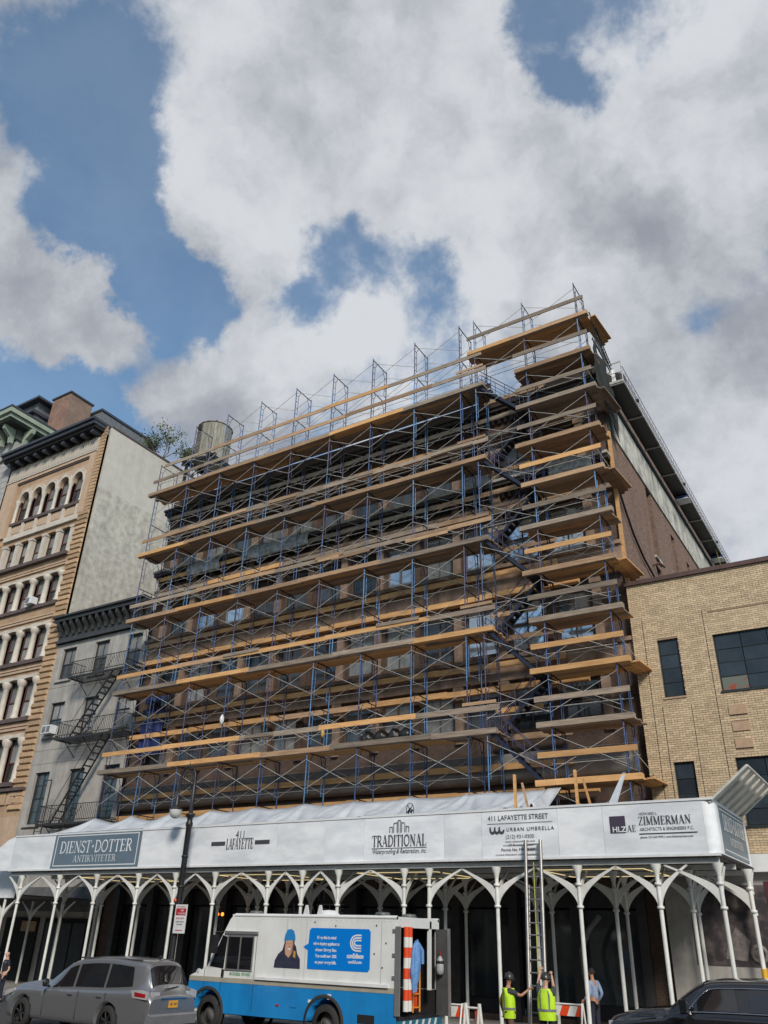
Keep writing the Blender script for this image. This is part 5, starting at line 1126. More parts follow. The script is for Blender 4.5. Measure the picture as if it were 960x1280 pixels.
lplace(MB().tube((2.0, .25, 1.72), (2.1, .25, 1.8), .04, 6).tube((3.0, -.3, 1.12), (2.92, .25, 1.16), .012, 4), 'aerial', black, SUV)
for x in (-2.1, 1.52):
    for s in (-1, 1): wheel(SUV, x, s*.76, .36, .36, .22, rimm, s)
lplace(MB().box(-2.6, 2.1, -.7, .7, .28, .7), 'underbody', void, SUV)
# black pickup
PK = thing('pickup_truck', 'glossy black pickup truck entering from the right edge with chrome window trim', 'truck', (-2.9, -8.85, 0))
bpaint = mat('black_gloss_paint', (.012, .012, .016), (.018, .018, .022), .18, .2, scale=30, coat=1)
pk = Loft([(-2.95, hood(.6, .6, .95, 1.0)), (-2.88, hood(.45, .86, 1.2, 1.25)), (-2.6, hood(.42, .93, 1.24, 1.34)), (-2.2, hood(.42, .95, 1.30, 1.42)), (-1.85, hood(.42, .96, 1.34, 1.46)),
 (-1.72, ring(.42, .96, 1.38, 1.50, .80)), (-1.38, ring(.42, .96, 1.40, 1.74, .76)), (-1.05, ring(.42, .96, 1.41, 1.91, .74)), (-.5, ring(.42, .96, 1.42, 1.96, .74)), (.6, ring(.42, .96, 1.43, 1.97, .74)), (1.6, ring(.42, .96, 1.42, 1.9, .71)), (1.9, ring(.42, .96, 1.42, 1.62, .74)), (2.0, hood(.42, .96, 1.38, 1.40)), (3.6, hood(.42, .96, 1.38, 1.40)), (3.65, hood(.45, .9, 1.3, 1.33))])
ob = pk.body('body', bpaint, None); cutwheels(ob, ((-2.1, .42), (2.7, .42)), .5, 0, .96); attach(ob, PK)
P_('side_window', [(5.75, 7.15), (8.0, 7.15), (7.95, 7.93), (7.0, 7.9)], carglass, pk, PK); P_('side_window', [(8.2, 7.15), (10.1, 7.15), (9.9, 7.93), (8.2, 7.94)], carglass, pk, PK); span('windscreen', pk, 5.1, 6.9, 8.9, carglass, PK)
for s in (-1, 1):
    for pts in ([(5.6, 7.06), (10.2, 7.06)],):
        m = MB(); 
        def onp(u, v, o_=.016): p = pk.at(u, v); n = pk.nrm(u, v); n = -n if n.y < 0 else n; p = p+n*o_; return Vector((p.x, p.y*s, p.z))
        m.path([onp(5.6+4.6*i/16, 7.08) for i in range(17)], .014, 5); m.path([onp(5.62+(7.1-5.62)*i/8, 7.08+(7.97-7.08)*i/8) for i in range(9)]+[onp(7.1+(10-7.1)*i/8, 7.97) for i in range(9)]+[onp(10.15, 7.5), onp(10.2, 7.08)], .013, 5); lplace(m, 'chrome_trim', chrome, PK)
    lplace(MB().box(-2.9, -2.72, s*.74-.1, s*.74+.12, 1.0, 1.2), 'headlight', MAT['clear_lamp'], PK)
    lplace(MB().box(-2.3, -2.0, s*.89-.02, s*.89+.02, 1.33, 1.37), 'name_badge', chrome, PK)
    m = MB().path([(-1.35, s*.93, 1.4), (-1.38, s*1.08, 1.44)], .03, 6); m.box(-1.45, -1.33, s*1.12-.1, s*1.12+.1, 1.42, 1.62); lplace(m, 'wing_mirror', bpaint, PK)
    lplace(MB().box(-1.46, -1.452, s*1.12-.09, s*1.12+.09, 1.5, 1.62), 'mirror_cap', chrome, PK)
    for x in (-.55, .8): lplace(MB().box(x, x+.24, s*.975-.012, s*.975+.012, 1.16, 1.2), 'door_handle', chrome, PK)
    for x in (-.15, ): lplace(MB().box(x, x+.012, s*.966-.004, s*.966+.004, .5, 1.35), 'door_gap', void, PK)
lplace(MB().box(-2.99, -2.93, -.6, .6, .75, 1.15), 'grille', chrome, PK)
for x in (-2.1, 2.7):
    for s in (-1, 1): wheel(PK, x, s*.82, .42, .42, .26, rimm, s)
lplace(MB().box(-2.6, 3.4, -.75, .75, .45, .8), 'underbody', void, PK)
# utility step van -------------------------------------------------
VN = thing('utility_van', 'white and bright blue utility step van with its back doors open', 'van', (-15.44, -6.25, 0))
vw = mat('van_white_paint', (.76, .78, .78), (.66, .68, .685), .35, scale=1.2, detail=9, coat=.2, streak=.10, bump=.06, bscale=1.5); vb = mat('van_blue_paint', (.012, .25, .62), (.012, .20, .52), .35, scale=1.5, detail=9, coat=.2, streak=.14, bump=.06, bscale=1.5); beige = mat('beige_stripe', (.38, .36, .30), (.32, .30, .25), .5)
VY = 1.15
low = MB().prism([(-3.52, .62), (-3.52, 1.26), (1.95, 1.26), (1.95, .5), (-3.0, .5)], -VY, VY).build('lower_body', vb); cutwheels(low, ((-2.72, .5), (1.35, .5)), .56, 0, VY); low.parent = VN
for a_, b_ in ((-VY, -VY+.05), (VY-.05, VY)): lplace(MB().box(1.951, 3.5, a_, b_, .5, 1.26), 'rear_quarter', vb, VN); lplace(MB().box(1.96, 3.45, a_+(.055 if a_ < 0 else -.01), a_+(.06 if a_ < 0 else -.005), .74, 1.27), 'dark_liner', void, VN)
lplace(MB().box(1.952, 3.5, -VY+.05, VY-.05, .6, .74), 'rear_floor', darkst, VN); lplace(MB().box(1.952, 1.97, -VY+.05, VY-.05, .742, 1.3), 'inner_partition', void, VN)
for s in (-1, 1):
    lplace(MB().box(-3.5, 3.5, s*(VY+.004)-.005, s*(VY+.004)+.005, 1.24, 1.36), 'stripe', beige, VN)
    side = [(-3.5, 1.262), (-3.5, 1.36), (-2.88, 1.6), (-2.16, 2.84), (-2.05, 2.93), (-1.9, 2.96), (3.5, 2.96), (3.5, 1.262)]
    lplace(MB().prism(side, s*VY-.03 if s > 0 else -VY, s*VY if s > 0 else -VY+.03), 'side_panel', vw, VN)
cab = [(-3.5, 1.262), (-3.48, 1.38), (-2.86, 1.61), (-2.8, 1.5), (-2.8, 1.262)]
lplace(MB().prism(cab, -VY+.03, VY-.03), 'hood', vw, VN)
lplace(MB().add([(-2.86, -VY+.03, 1.6), (-2.86, VY-.03, 1.6), (-2.15, VY-.03, 2.84), (-2.15, -VY+.03, 2.84)], [(0, 1, 2, 3)]), 'windscreen', carglass, VN)
m = MB().box(-2.12, 3.5, -VY+.03, VY-.03, 2.9, 2.965); lplace(m, 'roof', vw, VN)
for s in (-1, 1): lplace(MB().tube((-2.0, s*(VY-.03), 2.94), (3.5, s*(VY-.03), 2.94), .05, 8), 'roof_edge', vw, VN)
lplace(MB().box(-.9, -.86, -VY+.03, VY-.03, 1.262, 2.9), 'bulkhead', void, VN); lplace(MB().box(-2.8, 1.94, -VY+.05, VY-.05, 1.27, 1.284), 'floor', darkst, VN)
# side glass, door outlines, rub rails
lplace(MB().prism([(-2.76, 1.62), (-2.24, 1.58), (-2.2, 2.38), (-2.38, 2.42)], -VY-.012, -VY-.002), 'quarter_window', carglass, VN)
lplace(MB().box(-2.14, -1.22, -VY-.015, -VY-.002, 1.58, 2.38), 'door_window', carglass, VN)
m = MB().box(-2.18, -1.18, -VY-.025, -VY-.002, 1.54, 1.58).box(-2.18, -1.18, -VY-.025, -VY-.002, 2.38, 2.42).box(-2.18, -2.14, -VY-.025, -VY-.002, 1.58, 2.38).box(-1.22, -1.18, -VY-.025, -VY-.002, 1.58, 2.38).box(-1.7, -1.66, -VY-.028, -VY-.002, 1.58, 2.38); lplace(m, 'window_frame', mat('aluminium', (.45, .46, .46), (.38, .39, .39), .35, .7), VN)
lplace(MB().box(-2.28, -1.05, -VY-.06, -VY-.002, 2.46, 2.53), 'door_rail', MAT['aluminium'], VN)
for x in (-2.3, -1.1, -2.95): lplace(MB().box(x, x+.01, -VY-.006, -VY-.001, .62, 1.6 if x < -2.5 else 2.45), 'door_gap', void, VN)
lplace(MB().box(-2.27, -2.2, -VY-.05, -VY-.01, 1.38, 1.56), 'door_handle', black, VN); lplace(MB().box(-1.02, 3.3, -VY-.06, -VY-.001, 1.36, 1.43), 'rub_rail', white, VN)
text_ = lambda *a, **k: None
def vtext(s, sz, x, z, m, w=None, **k):
    o = text(s, sz, (0, 0, 0), m, None, width=w, **k); o.parent = VN; o.location = (x, -VY-.0105, z); return o
for x in (-.05, .62, 3.05): lplace(MB().box(x, x+.008, -VY-.0025, -VY-.0005, 1.44, 2.88), 'panel_seam', MAT['aluminium'], VN)
for i in range(26): lplace(MB().box(-.95+i*.17, -.935+i*.17, -VY-.006, -VY-.001, 2.84, 2.855), 'rivet', MAT['aluminium'], VN)
for z in (1.55, 2.05, 2.6): lplace(MB().box(3.4, 3.5, -VY-.03, -VY-.002, z, z+.08), 'hinge', MAT['aluminium'], VN)
vtext('BIODIESEL POWER', .1, -1.62, 1.43, mat('green_print', (.03, .3, .12), rough=.5), .75, shear=.2)
# printed panel
pb = mat('print_blue', (.0, .20, .70), (.0, .19, .66), .35); 
lplace(MB().prism([(.72, 1.68), (2.66, 1.68), (2.72, 1.75), (2.72, 2.6), (2.66, 2.66), (.80, 2.66), (.74, 2.6), (.72, 2.28), (.55, 2.2), (.71, 2.12)], -VY-.008, -VY-.002), 'speech_panel', pb, VN)
for i, s in enumerate(('Keep this in mind', 'when buying appliances:', 'choose Energy Star.', 'You could save 20%', 'on your energy bills.')): vtext(s, .1, 1.32, 2.40-i*.145, white, (.62, .86, .70, .70, .70)[i], bold=.003)
vtext('conEdison', .15, 2.26, 1.98, white, .52, bold=.006); vtext('conEd.com', .1, 2.26, 1.86, white, .42, bold=.003)
m = MB()
for r_, k in ((.06, 0), (.12, 1), (.18, 2)):
    for q in range(8):
        a0, a1 = R(90+q*22.5), R(112.5+q*22.5); ri, ro = r_-.022, r_+.014
        m.prism([(2.28+ri*math.cos(a0), 2.33+ri*math.sin(a0)), (2.28+ro*math.cos(a0), 2.33+ro*math.sin(a0)), (2.28+ro*math.cos(a1), 2.33+ro*math.sin(a1)), (2.28+ri*math.cos(a1), 2.33+ri*math.sin(a1))], -VY-.014-.0004*q, -VY-.009)
    for s in (-1, 1): m.box(2.28, 2.44, -VY-.0135, -VY-.009, 2.33+s*r_-.018*(1 if s > 0 else 1), 2.33+s*r_+.018)
lplace(m, 'logo', white, VN)
skin_p = mat('printed_skin', (.58, .35, .25), (.5, .29, .2), .5); navy = mat('printed_navy', (.02, .022, .05), (.04, .042, .075), .5, scale=9)
ph = []
lplace(MB().prism([(-.42, 1.67), (.48, 1.67), (.46, 1.9), (.36, 2.02), (.3, 2.2), (.2, 2.3), (-.1, 2.3), (-.16, 2.1), (-.3, 2.0), (-.4, 1.85)], -VY-.006, -VY-.002), 'printed_coat', navy, VN)
lplace(MB().prism([(-.05, 2.0), (.07, 1.92), (.2, 2.06), (.21, 2.36), (-.04, 2.36), (-.08, 2.14)], -VY-.0095, -VY-.0065), 'printed_face', skin_p, VN)
lplace(MB().prism([(-.09, 2.36), (-.11, 2.2), (-.07, 2.1), (-.06, 2.36)], -VY-.010, -VY-.0066).prism([(.2, 2.1), (.25, 2.2), (.24, 2.36), (.19, 2.36)], -VY-.0102, -VY-.0067), 'printed_hair', ink, VN)
lplace(MB().prism([(-.12, 2.33), (.27, 2.35), (.26, 2.45), (.2, 2.58), (.1, 2.62), (-.02, 2.6), (-.09, 2.48)], -VY-.013, -VY-.0098), 'printed_helmet', mat('print_light_blue', (.03, .25, .62), (.02, .2, .5), .4), VN)
lplace(MB().prism([(.02, 2.125), (.07, 2.10), (.13, 2.125), (.12, 2.15), (.03, 2.15)], -VY-.0105, -VY-.0097), 'printed_smile', white, VN); lplace(MB().box(.0, .04, -VY-.0105, -VY-.0097, 2.262, 2.276).box(.105, .145, -VY-.0105, -VY-.0097, 2.262, 2.276), 'printed_features', mat('printed_brown', (.14, .07, .045), rough=.5), VN); lplace(MB().prism([(.065, 2.17), (.1, 2.175), (.085, 2.25)], -VY-.0105, -VY-.0097).prism([(.13, 2.0), (.2, 2.06), (.21, 2.3), (.17, 2.2)], -VY-.0105, -VY-.0097), 'printed_shadow', mat('printed_skin_dark', (.34, .17, .11), rough=.5), VN)
lplace(MB().prism([(.22, 1.95), (.3, 1.92), (.3, 2.08), (.24, 2.1)], -VY-.0095, -VY-.0065), 'printed_patch', mat('print_ochre', (.5, .3, .05), rough=.5), VN)
for (x, z) in ((2.85, 2.1), (3.2, 2.35), (1.6, 2.72), (2.9, 2.75), (3.1, 1.8), (.9, 2.8)): lplace(MB().lathe([(0, 0), (.02, .004), (.02, .012)], (x, -VY-.004, z), 8, M=Matrix.Rotation(R(90), 4, 'X')), 'rivet', darkst, VN)
for x, z, w_, h_, mm in ((.35, .85, .1, .14, vb), (.9, .95, .07, .07, white), (1.5, 1.08, .05, .12, white), (2.65, .66, .25, .18, void), (-.2, .8, .05, .05, mat('marker_red', (.35, .03, .02), rough=.4))): lplace(MB().box(x-w_, x+w_, -VY-.02, -VY-.001, z-h_/2, z+h_/2), 'side_fitting', mm, VN)
for s in (-1, 1):
    for x in (-2.72, 1.35): 
        lplace(MB().lathe([(.56, -.03), (.63, -.03), (.63, .03), (.56, .03)], (x, s*VY, .5), 28, M=Matrix.Rotation(R(90), 4, 'X')), 'wheel_arch', rubber, VN); wheel(VN, x, s*.95, .47, .44, .28, mat('grey_steel_rim', (.3, .3, .3), (.2, .2, .2), .6, .3), s, True)
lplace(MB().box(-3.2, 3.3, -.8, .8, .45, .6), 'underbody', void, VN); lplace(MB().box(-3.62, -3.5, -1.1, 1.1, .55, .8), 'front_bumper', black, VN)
for s in (-1, 1): lplace(MB().lathe([(0, 0), (.09, .01), (.1, .04)], (-3.2, s*(VY+.004), 1.45), 12, M=Matrix.Rotation(R(90)*-s*-1, 4, 'X')), 'marker_lamp', MAT['clear_lamp'], VN)
m = MB().path([(-2.35, -VY-.02, 2.5), (-2.42, -VY-.28, 2.5), (-2.42, -VY-.3, 1.95)], .018, 5).box(-2.5, -2.36, -VY-.38, -VY-.2, 1.95, 2.42); lplace(m, 'wing_mirror', black, VN)
# roof fittings
m = MB()
for x in (.55, 1.02): lplace(MB().prism([(x-.1, 2.96), (x+.1, 2.96), (x+.03, 3.22), (x-.03, 3.22)], -VY+.02, -VY+.06), 'roof_bracket', vw, VN)
lplace(MB().lathe([(.0, .16), (.22, .14), (.36, 0)], (.95, -.6, 2.96), 14), 'roof_vent', white, VN)
for x, y in ((-1.5, -.8), (2.95, -.95), (3.0, .35)): lplace(MB().lathe([(.18, 0), (.2, .03), (.2, .07), (.16, .1), (0, .11)], (x, y, 2.965), 14), 'roof_lamp', mat('grey_lamp', (.12, .13, .13), (.08, .085, .09), .4), VN)
# back: frame, open doors, load
[lplace(MB().box(3.42, 3.5, a, b, 1.28, 2.9), 'rear_post', vw, VN) for a, b in ((-VY+.03, -VY+.2), (.62, .72), (VY-.1, VY-.03))]; [lplace(MB().box(1.25, 3.41, a, b, 1.29, 2.88), 'dark_liner', void, VN) for a, b in ((-VY+.035, -VY+.045), (VY-.045, VY-.035))]; lplace(MB().box(1.25, 3.41, -VY+.05, VY-.05, 2.87, 2.89), 'dark_liner', void, VN); lplace(MB().box(3.42, 3.5, -VY+.24, VY-.1, 2.72, 2.9), 'rear_header', vw, VN)  # black liner sheets added so the open load space looks deep in shade
lplace(MB().box(3.49, 3.6, -VY+.05, VY-.05, .5, .66), 'rear_step', mat('teal_step', (.02, .18, .26), (.015, .12, .2), .4), VN)
for i in range(6): lplace(MB().prism([(-1.0+i*.33, .5), (-.9+i*.33, .5), (-.82+i*.33, .66), (-.92+i*.33, .66)], 3.601, 3.606, axis='X'), 'step_stripe', white, VN)
o = lplace(MB().box(3.5, 3.64, -VY-.05, -VY+.0, .78, 2.74), 'rear_door', MAT['aluminium'], VN)
d = lplace(MB().box(3.5, 3.86, .98, 1.03, .7, 2.72), 'rear_door', mat('door_inside_grey', (.07, .072, .075), (.05, .05, .053), .6), VN); o = MB().box(3.86, 3.91, .96, 1.05, .68, 2.74).build('door_edge', MAT['aluminium']); o.parent = d
lplace(MB().box(1.2, 1.24, -1.05, 1.05, 1.29, 2.89), 'inner_partition', void, VN)
VX, VYc = -15.44, -6.25
orr = mat('safety_orange', (.72, .07, .015), (.62, .055, .012), .45); wht = mat('reflective_white', (.72, .72, .70), (.62, .62, .6), .35)
t = thing('barrier_tubes', 'upright red and white striped barrier tubes stacked in the open back of the van', 'barrier', (VX+3.35, -7.0, 1.29))
for q, (dx, dy) in enumerate(((0, 0), (.0, .17))):
    for i in range(8): MB().tube((VX+3.58+dx, -7.02+dy, .86+i*.235), (VX+3.58+dx, -7.02+dy, .86+(i+1)*.235-.002), .075, 12).build('stripe', orr if i % 2 else wht, t)
t = thing('work_shirt', 'light blue work shirt hanging over the striped tubes in the van doorway', 'shirt', (VX+3.7, -6.75, 1.5))
shirtm = mat('light_blue_cloth', (.16, .33, .66), (.11, .25, .52), .85, scale=4, bump=.6)
def shf(u, v):
    a = u*2*math.pi; wd = .07+.13*math.sin(math.pi*min(1, v*1.05))**.7; return (VX+3.7+.07*math.sin(a)*wd*6+.015*math.sin(a*5), -6.72+wd*math.cos(a)+.04*nz(u*5, v*4, 1)-.05*v, 2.42-v*1.12+.04*math.cos(a))
vs = [shf(i/28, j/14) for i in range(29) for j in range(15)]; MB().add(vs, [(i*15+j, (i+1)*15+j, (i+1)*15+j+1, i*15+j+1) for i in range(28) for j in range(14)], 0, True).build('cloth', shirtm, t)
MB().path([(VX+3.7, -6.62, 2.36), (VX+3.72, -6.45, 2.2), (VX+3.72, -6.42, 1.9)], .05, 8, rs=[.05, .06, .045]).build('sleeve', shirtm, t)
t = thing('hand_trolley', 'orange and yellow hand trolley standing inside the back of the van', 'trolley', (VX+3.2, -6.1, 1.29))
m = MB()
for y in (-6.35, -6.0): m.tube((VX+3.4, y, .8), (VX+3.4, y, 1.85), .025, 6)
for z in (.9, 1.2, 1.55, 1.84): m.tube((VX+3.4, -6.35, z), (VX+3.4, -6.0, z), .022, 6)
m.build('frame', mat('orange_yellow', (.7, .22, .02), (.6, .3, .03), .5), t); bx('load_panel', orr, t, VX+3.3, VX+3.36, -6.5, -6.05, .85, 1.6)
t = thing('gas_cylinder', 'small grey gas cylinder strapped inside the open right door of the van', 'cylinder', (VX+3.8, -5.35, 1.6))
MB().lathe([(0, 1.62), (.09, 1.66), (.1, 1.75), (.1, 1.95), (.06, 2.03), (.03, 2.08), (0, 2.08)], (VX+3.68, -5.38, 0), 14).build('tank', mat('pale_grey_tank', (.35, .37, .38), rough=.4), t); MB().lathe([(.102, 1.9), (.108, 1.9), (.108, 1.97), (.102, 1.97)], (VX+3.68, -5.38, 0), 14).build('strap', black, t); MB().tube((VX+3.68, -5.38, 2.08), (VX+3.68, -5.38, 2.2), .02, 6).build('valve', mat('tail_red', (.35, .01, .015)), t)

# ------------------------------------------------------------------ ladder, barricades, people
LD = thing('extension_ladder', 'tall aluminium extension ladder leaning on the shed fascia above the two workers', 'ladder', (-9.2, -4.9, .0))
al = mat('worn_aluminium', (.34, .33, .32), (.26, .25, .245), .45, .6, scale=8)
A0, A1 = Vector((-9.42, -5.0, .0)), Vector((-9.83, FY-.13, 5.12)); dxl = Vector((.46, 0, 0))
for s in (0, 1):
    p, q = A0+dxl*s, A1+dxl*s; m = MB().tube(p, q, .055, 4); m.build('side_rail', al, LD)
p, q = A0+Vector((.06, -.05, .25)), A1+Vector((.06, -.06, -1.2))
for s in (0, .75): MB().tube(p+dxl*s, q+dxl*s, .03, 4).build('fly_rail', al, LD)
for i in range(1, 18):
    t_ = i/17.4; a = A0.lerp(A1, t_); MB().tube(a, a+dxl, .02, 6).build('rung', al, LD)
MB().tube(A0.lerp(A1, .2)+dxl*.6, A0.lerp(A1, .88)+dxl*.5, .014, 5).build('rope', mat('yellow_rope', (.5, .4, .08)), LD)
def barricade(x0, x1, y, zt, label, legs=True):
    t = thing('barricade', label, 'barricade', ((x0+x1)/2, y, .0), group='striped barricades'); 
    for z in (zt-.28, zt-.8):
        n = max(3, int((x1-x0)/.2))
        for i in range(n):
            a = x0+(x1-x0)*i/n; b = x0+(x1-x0)*(i+1)/n; k = .1
            MB().prism([(a, z), (b, z), (min(b+k, x1), z+.24), (a+k, z+.24)] if i < n-1 else [(a, z), (b, z), (b, z+.24), (a+k, z+.24)], y-.02, y+.02).build('stripe', orr if i % 2 else wht, t)
    m = MB()
    for x in (x0, x1):
        for s in (-1, 1): m.tube((x, y+s*.28, .0), (x, y+s*.03, zt+.03), .03, 5)
    m.tube((x0, y-.03, zt), (x1, y-.03, zt), .025, 5); m.build('frame', wht, t)
barricade(-12.2, -11.35, -4.9, .95, 'white framed orange striped barricade beside the open van doors'); barricade(-9.75, -8.85, -2.6, 1.0, 'long red and white striped barricade behind the two workers')
t = thing('barricade', 'end frame of a white folding barricade standing right of the van', 'barricade', (-11.0, -4.9, 0), group='striped barricades')
m = MB()
for x in (-11.25, -10.85): m.tube((x-.12, -4.9, 0), (x, -4.9, 1.0), .05, 5).tube((x+.12, -4.9, 0), (x, -4.9, 1.0), .05, 5)
m.tube((-11.25, -4.9, .9), (-10.85, -4.9, .9), .03, 5); m.build('frame', wht, t); bx('stripe', orr, t, -11.0, -10.9, -4.86, -4.84, .5, .85)

def skinned(name, joints, edges, radii, m, parent, root=0, sub=1, rz=0):
    me = bpy.data.meshes.new(name); me.from_pydata(joints, edges, []); me.materials.append(m); o = place(me, name, parent, (0, 0, 0))
    s = o.modifiers.new('skin', 'SKIN'); s.use_smooth_shade = True
    for i, r in enumerate(radii): v = me.skin_vertices[0].data[i]; v.radius = (r, r) if isinstance(r, float) else r; v.use_root = (i == root)
    q = o.modifiers.new('sub', 'SUBSURF'); q.levels = sub; q.render_levels = sub
    applied(o); return o
def tr(c, f):
    """body frame: f = heading angle; local x = right hand side, y = forward"""
    M = Matrix.Translation(c) @ Matrix.Rotation(f, 4, 'Z'); return lambda p: tuple(M @ Vector(p))
def person(label, c, f, skinm, shirt, pants, hl, hr, hair, helmet=None, vest=None, longsleeve=False, bald=False, lean=0.0, headturn=0, S=1.0, group=None):
    t = thing('person', label, 'person', c, group=group); T = tr(c, f); z = lambda v: v*S
    # body: pelvis, spine, neck, head, arms, legs
    sl_, sr_ = (-.20*S, 0+lean*.9, z(1.42)), (.20*S, 0+lean*.9, z(1.42))
    def elbow(s, h): 
        s, h = Vector(s), Vector(h); d = h-s; L1 = .30*S; L2 = .29*S; l = min(d.length, (L1+L2)*.985); h = s+d.normalized()*l; a = (L1*L1-L2*L2+l*l)/(2*l); hh = math.sqrt(max(L1*L1-a*a, .0001)); u = d.normalized()
        pole = Vector((s.x*1.2, -.35, -.9)); pole = (pole-u*pole.dot(u)).normalized(); return s+u*a+pole*hh, h
    el, hl = elbow(sl_, hl); er, hr = elbow(sr_, hr)
    J = [(0, 0, z(.95)), (0, lean*.4, z(1.15)), (0, lean*.9, z(1.38)), (0, lean, z(1.5)), (0, lean+.02, z(1.58)), (0, lean+.03, z(1.66)), (0, lean+.02, z(1.75)),
         sl_, tuple(el), tuple(hl), sr_, tuple(er), tuple(hr), (-.1*S, 0, z(.88)), (-.12*S, .02, z(.48)), (-.13*S, -.02, z(.09)), (.1*S, 0, z(.88)), (.12*S, .02, z(.48)), (.13*S, -.02, z(.09)), (-.14*S, .14, z(.045)), (.14*S, .14, z(.045))]
    E_ = [(0, 1), (1, 2), (2, 3), (3, 4), (4, 5), (5, 6), (2, 7), (7, 8), (8, 9), (2, 10), (10, 11), (11, 12), (0, 13), (13, 14), (14, 15), (0, 16), (16, 17), (17, 18), (15, 19), (18, 20)]
    Rr = [(.14, .1), (.135, .1), (.15, .1), .055, .062, (.078, .092), (.062, .075), .055, .043, .028, .055, .043, .028, .085, .06, .04, .085, .06, .04, .035, .035]
    Rr = [tuple(q*S for q in r) if isinstance(r, tuple) else r*S for r in Rr]
    skinned('body', [T(p) for p in J], E_, Rr, skinm, t)
    # hands: palm and fingers
    for h, e, sg in ((hl, el, -1), (hr, er, 1)):
        d = (h-e).normalized(); sd = d.cross(Vector((0, 0, 1))); sd = sd.normalized() if sd.length > .1 else Vector((1, 0, 0)); up = sd.cross(d)
        m = MB(); pal = h+d*.05; m.path([T(h), T(pal)], .03, 6, rs=[.026, .034])
        for k in range(4):
            b = pal+sd*(-.027+.018*k); l = (.03, .034, .032, .025)[k]; m.path([T(b), T(b+d*l), T(b+d*l*1.5-up*.03), T(b+d*l*1.2-up*.055)], .0095, 5)
        m.path([T(h+d*.02-sd*sg*.03), T(h+d*.05-sd*sg*.05-up*.02), T(h+d*.075-sd*sg*.045-up*.04)], .011, 5); m.build('hand', skinm, t)
    # face
    m = MB(); hc = Vector((0, lean+.03, z(1.665)))
    ht = Matrix.Rotation(headturn, 3, 'Z')
    def hp(x, y, zz): return T(hc+ht @ Vector((x, y, zz)))
    m.path([hp(0, .085, .02), hp(0, .112, -.02), hp(0, .09, -.03)], .013, 5, rs=[.008, .015, .01])
    for s in (-1, 1): m.path([hp(s*.08, 0, .02), hp(s*.092, -.005, 0), hp(s*.08, .0, -.03)], .012, 5)
    m.build('nose_and_ears', skinm, t)
    m = MB()
    for s in (-1, 1): m.lathe([(0, -.008), (.011, 0), (0, .008)], hp(s*.032, .086, .018), 6)
    m.path([hp(-.025, .085, -.052), hp(0, .092, -.055), hp(.025, .085, -.052)], .005, 4); m.build('eyes_and_mouth', mat('eye_dark', (.03, .015, .012), rough=.4), t)
    if not bald and not helmet:
        m = MB(); M4 = Matrix.Translation(T(hc+Vector((0, -.015, .035)))) ; m.lathe([(.096, -.05), (.1, 0), (.088, .05), (.05, .085), (0, .095)], (0, 0, 0), 14, M=M4); m.build('hair', hair, t)
    if helmet:
        m = MB(); M4 = Matrix.Translation(T(hc+Vector((0, 0, .035)))) @ Matrix.Rotation(f+headturn, 4, 'Z') @ Matrix.Rotation(R(-8), 4, 'X')
        m.lathe([(.125, -.01), (.125, .02), (.115, .07), (.08, .115), (.03, .135), (0, .137)], (0, 0, 0), 18, M=M4); m.lathe([(.12, -.012), (.15, -.016), (.152, -.008), (.12, .004)], (0, .02, 0), 18, M=M4); m.lathe([(0, 0), (.01, 0)], n=6, M=M4); m.build('hard_hat', helmet, t)
        m = MB(); m.path([tuple(M4 @ Vector((0, -.1, .09))), tuple(M4 @ Vector((0, 0, .145))), tuple(M4 @ Vector((0, .1, .09)))], .014, 5); m.build('hat_ridge', helmet, t)
    # clothing
    SJ = [J[0][:2]+(z(.93),), J[1], (0, lean*.9, z(1.36)), (0, lean, z(1.47)), sl_, tuple(Vector(sl_).lerp(el, .75 if not longsleeve else 1)), sr_, tuple(Vector(sr_).lerp(er, .75 if not longsleeve else 1))]
    SE = [(0, 1), (1, 2), (2, 3), (2, 4), (4, 5), (2, 6), (6, 7)]; SR = [(.165, .125), (.16, .125), (.172, .125), .07, .078, .06, .078, .06]
    if longsleeve: SJ += [tuple(Vector(el).lerp(hl, .92)), tuple(Vector(er).lerp(hr, .92))]; SE += [(5, 8), (7, 9)]; SR += [.042, .042]
    skinned('shirt', [T(p) for p in SJ], SE, [tuple(q*S for q in r) if isinstance(r, tuple) else r*S for r in SR], shirt, t)
    PJ = [(0, 0, z(.98)), J[13], J[14], (J[15][0], J[15][1], z(.1)), J[16], J[17], (J[18][0], J[18][1], z(.1))]
    skinned('trousers', [T(p) for p in PJ], [(0, 1), (1, 2), (2, 3), (0, 4), (4, 5), (5, 6)], [(.16*S, .12*S), .105*S, .078*S, .062*S, .105*S, .078*S, .062*S], pants, t)
    for s in (-1, 1): MB().path([T((s*.13*S, -.07, .05)), T((s*.13*S, .05, .055)), T((s*.14*S, .2, .04))], .05, 8, rs=[.05, .055, .04]).build('boot', black, t)
    if vest:
        vm, stp = vest; n = 28
        def vf(a, v, o=0):
            zz = .80+v*.68; rx = .215+.02*math.sin(v*3)-.05*max(0, v-.8)*5*.6; ry = .165-.03*max(0, v-.75)
            if v > .86: rx *= 1-(v-.86)*2.2
            wv = 1+.03*math.sin(a*5+v*7)+.02*math.sin(a*9-v*12); return T(((rx+o)*wv*math.cos(a)*S, lean*v*.9+(ry+o)*wv*math.sin(a)*S, z(zz)))
        vs = [vf(2*math.pi*i/n, j/12) for i in range(n) for j in range(13)]; MB().add(vs, [(i*13+j, ((i+1) % n)*13+j, ((i+1) % n)*13+j+1, i*13+j+1) for i in range(n) for j in range(12)], 0, True).build('vest', vm, t)
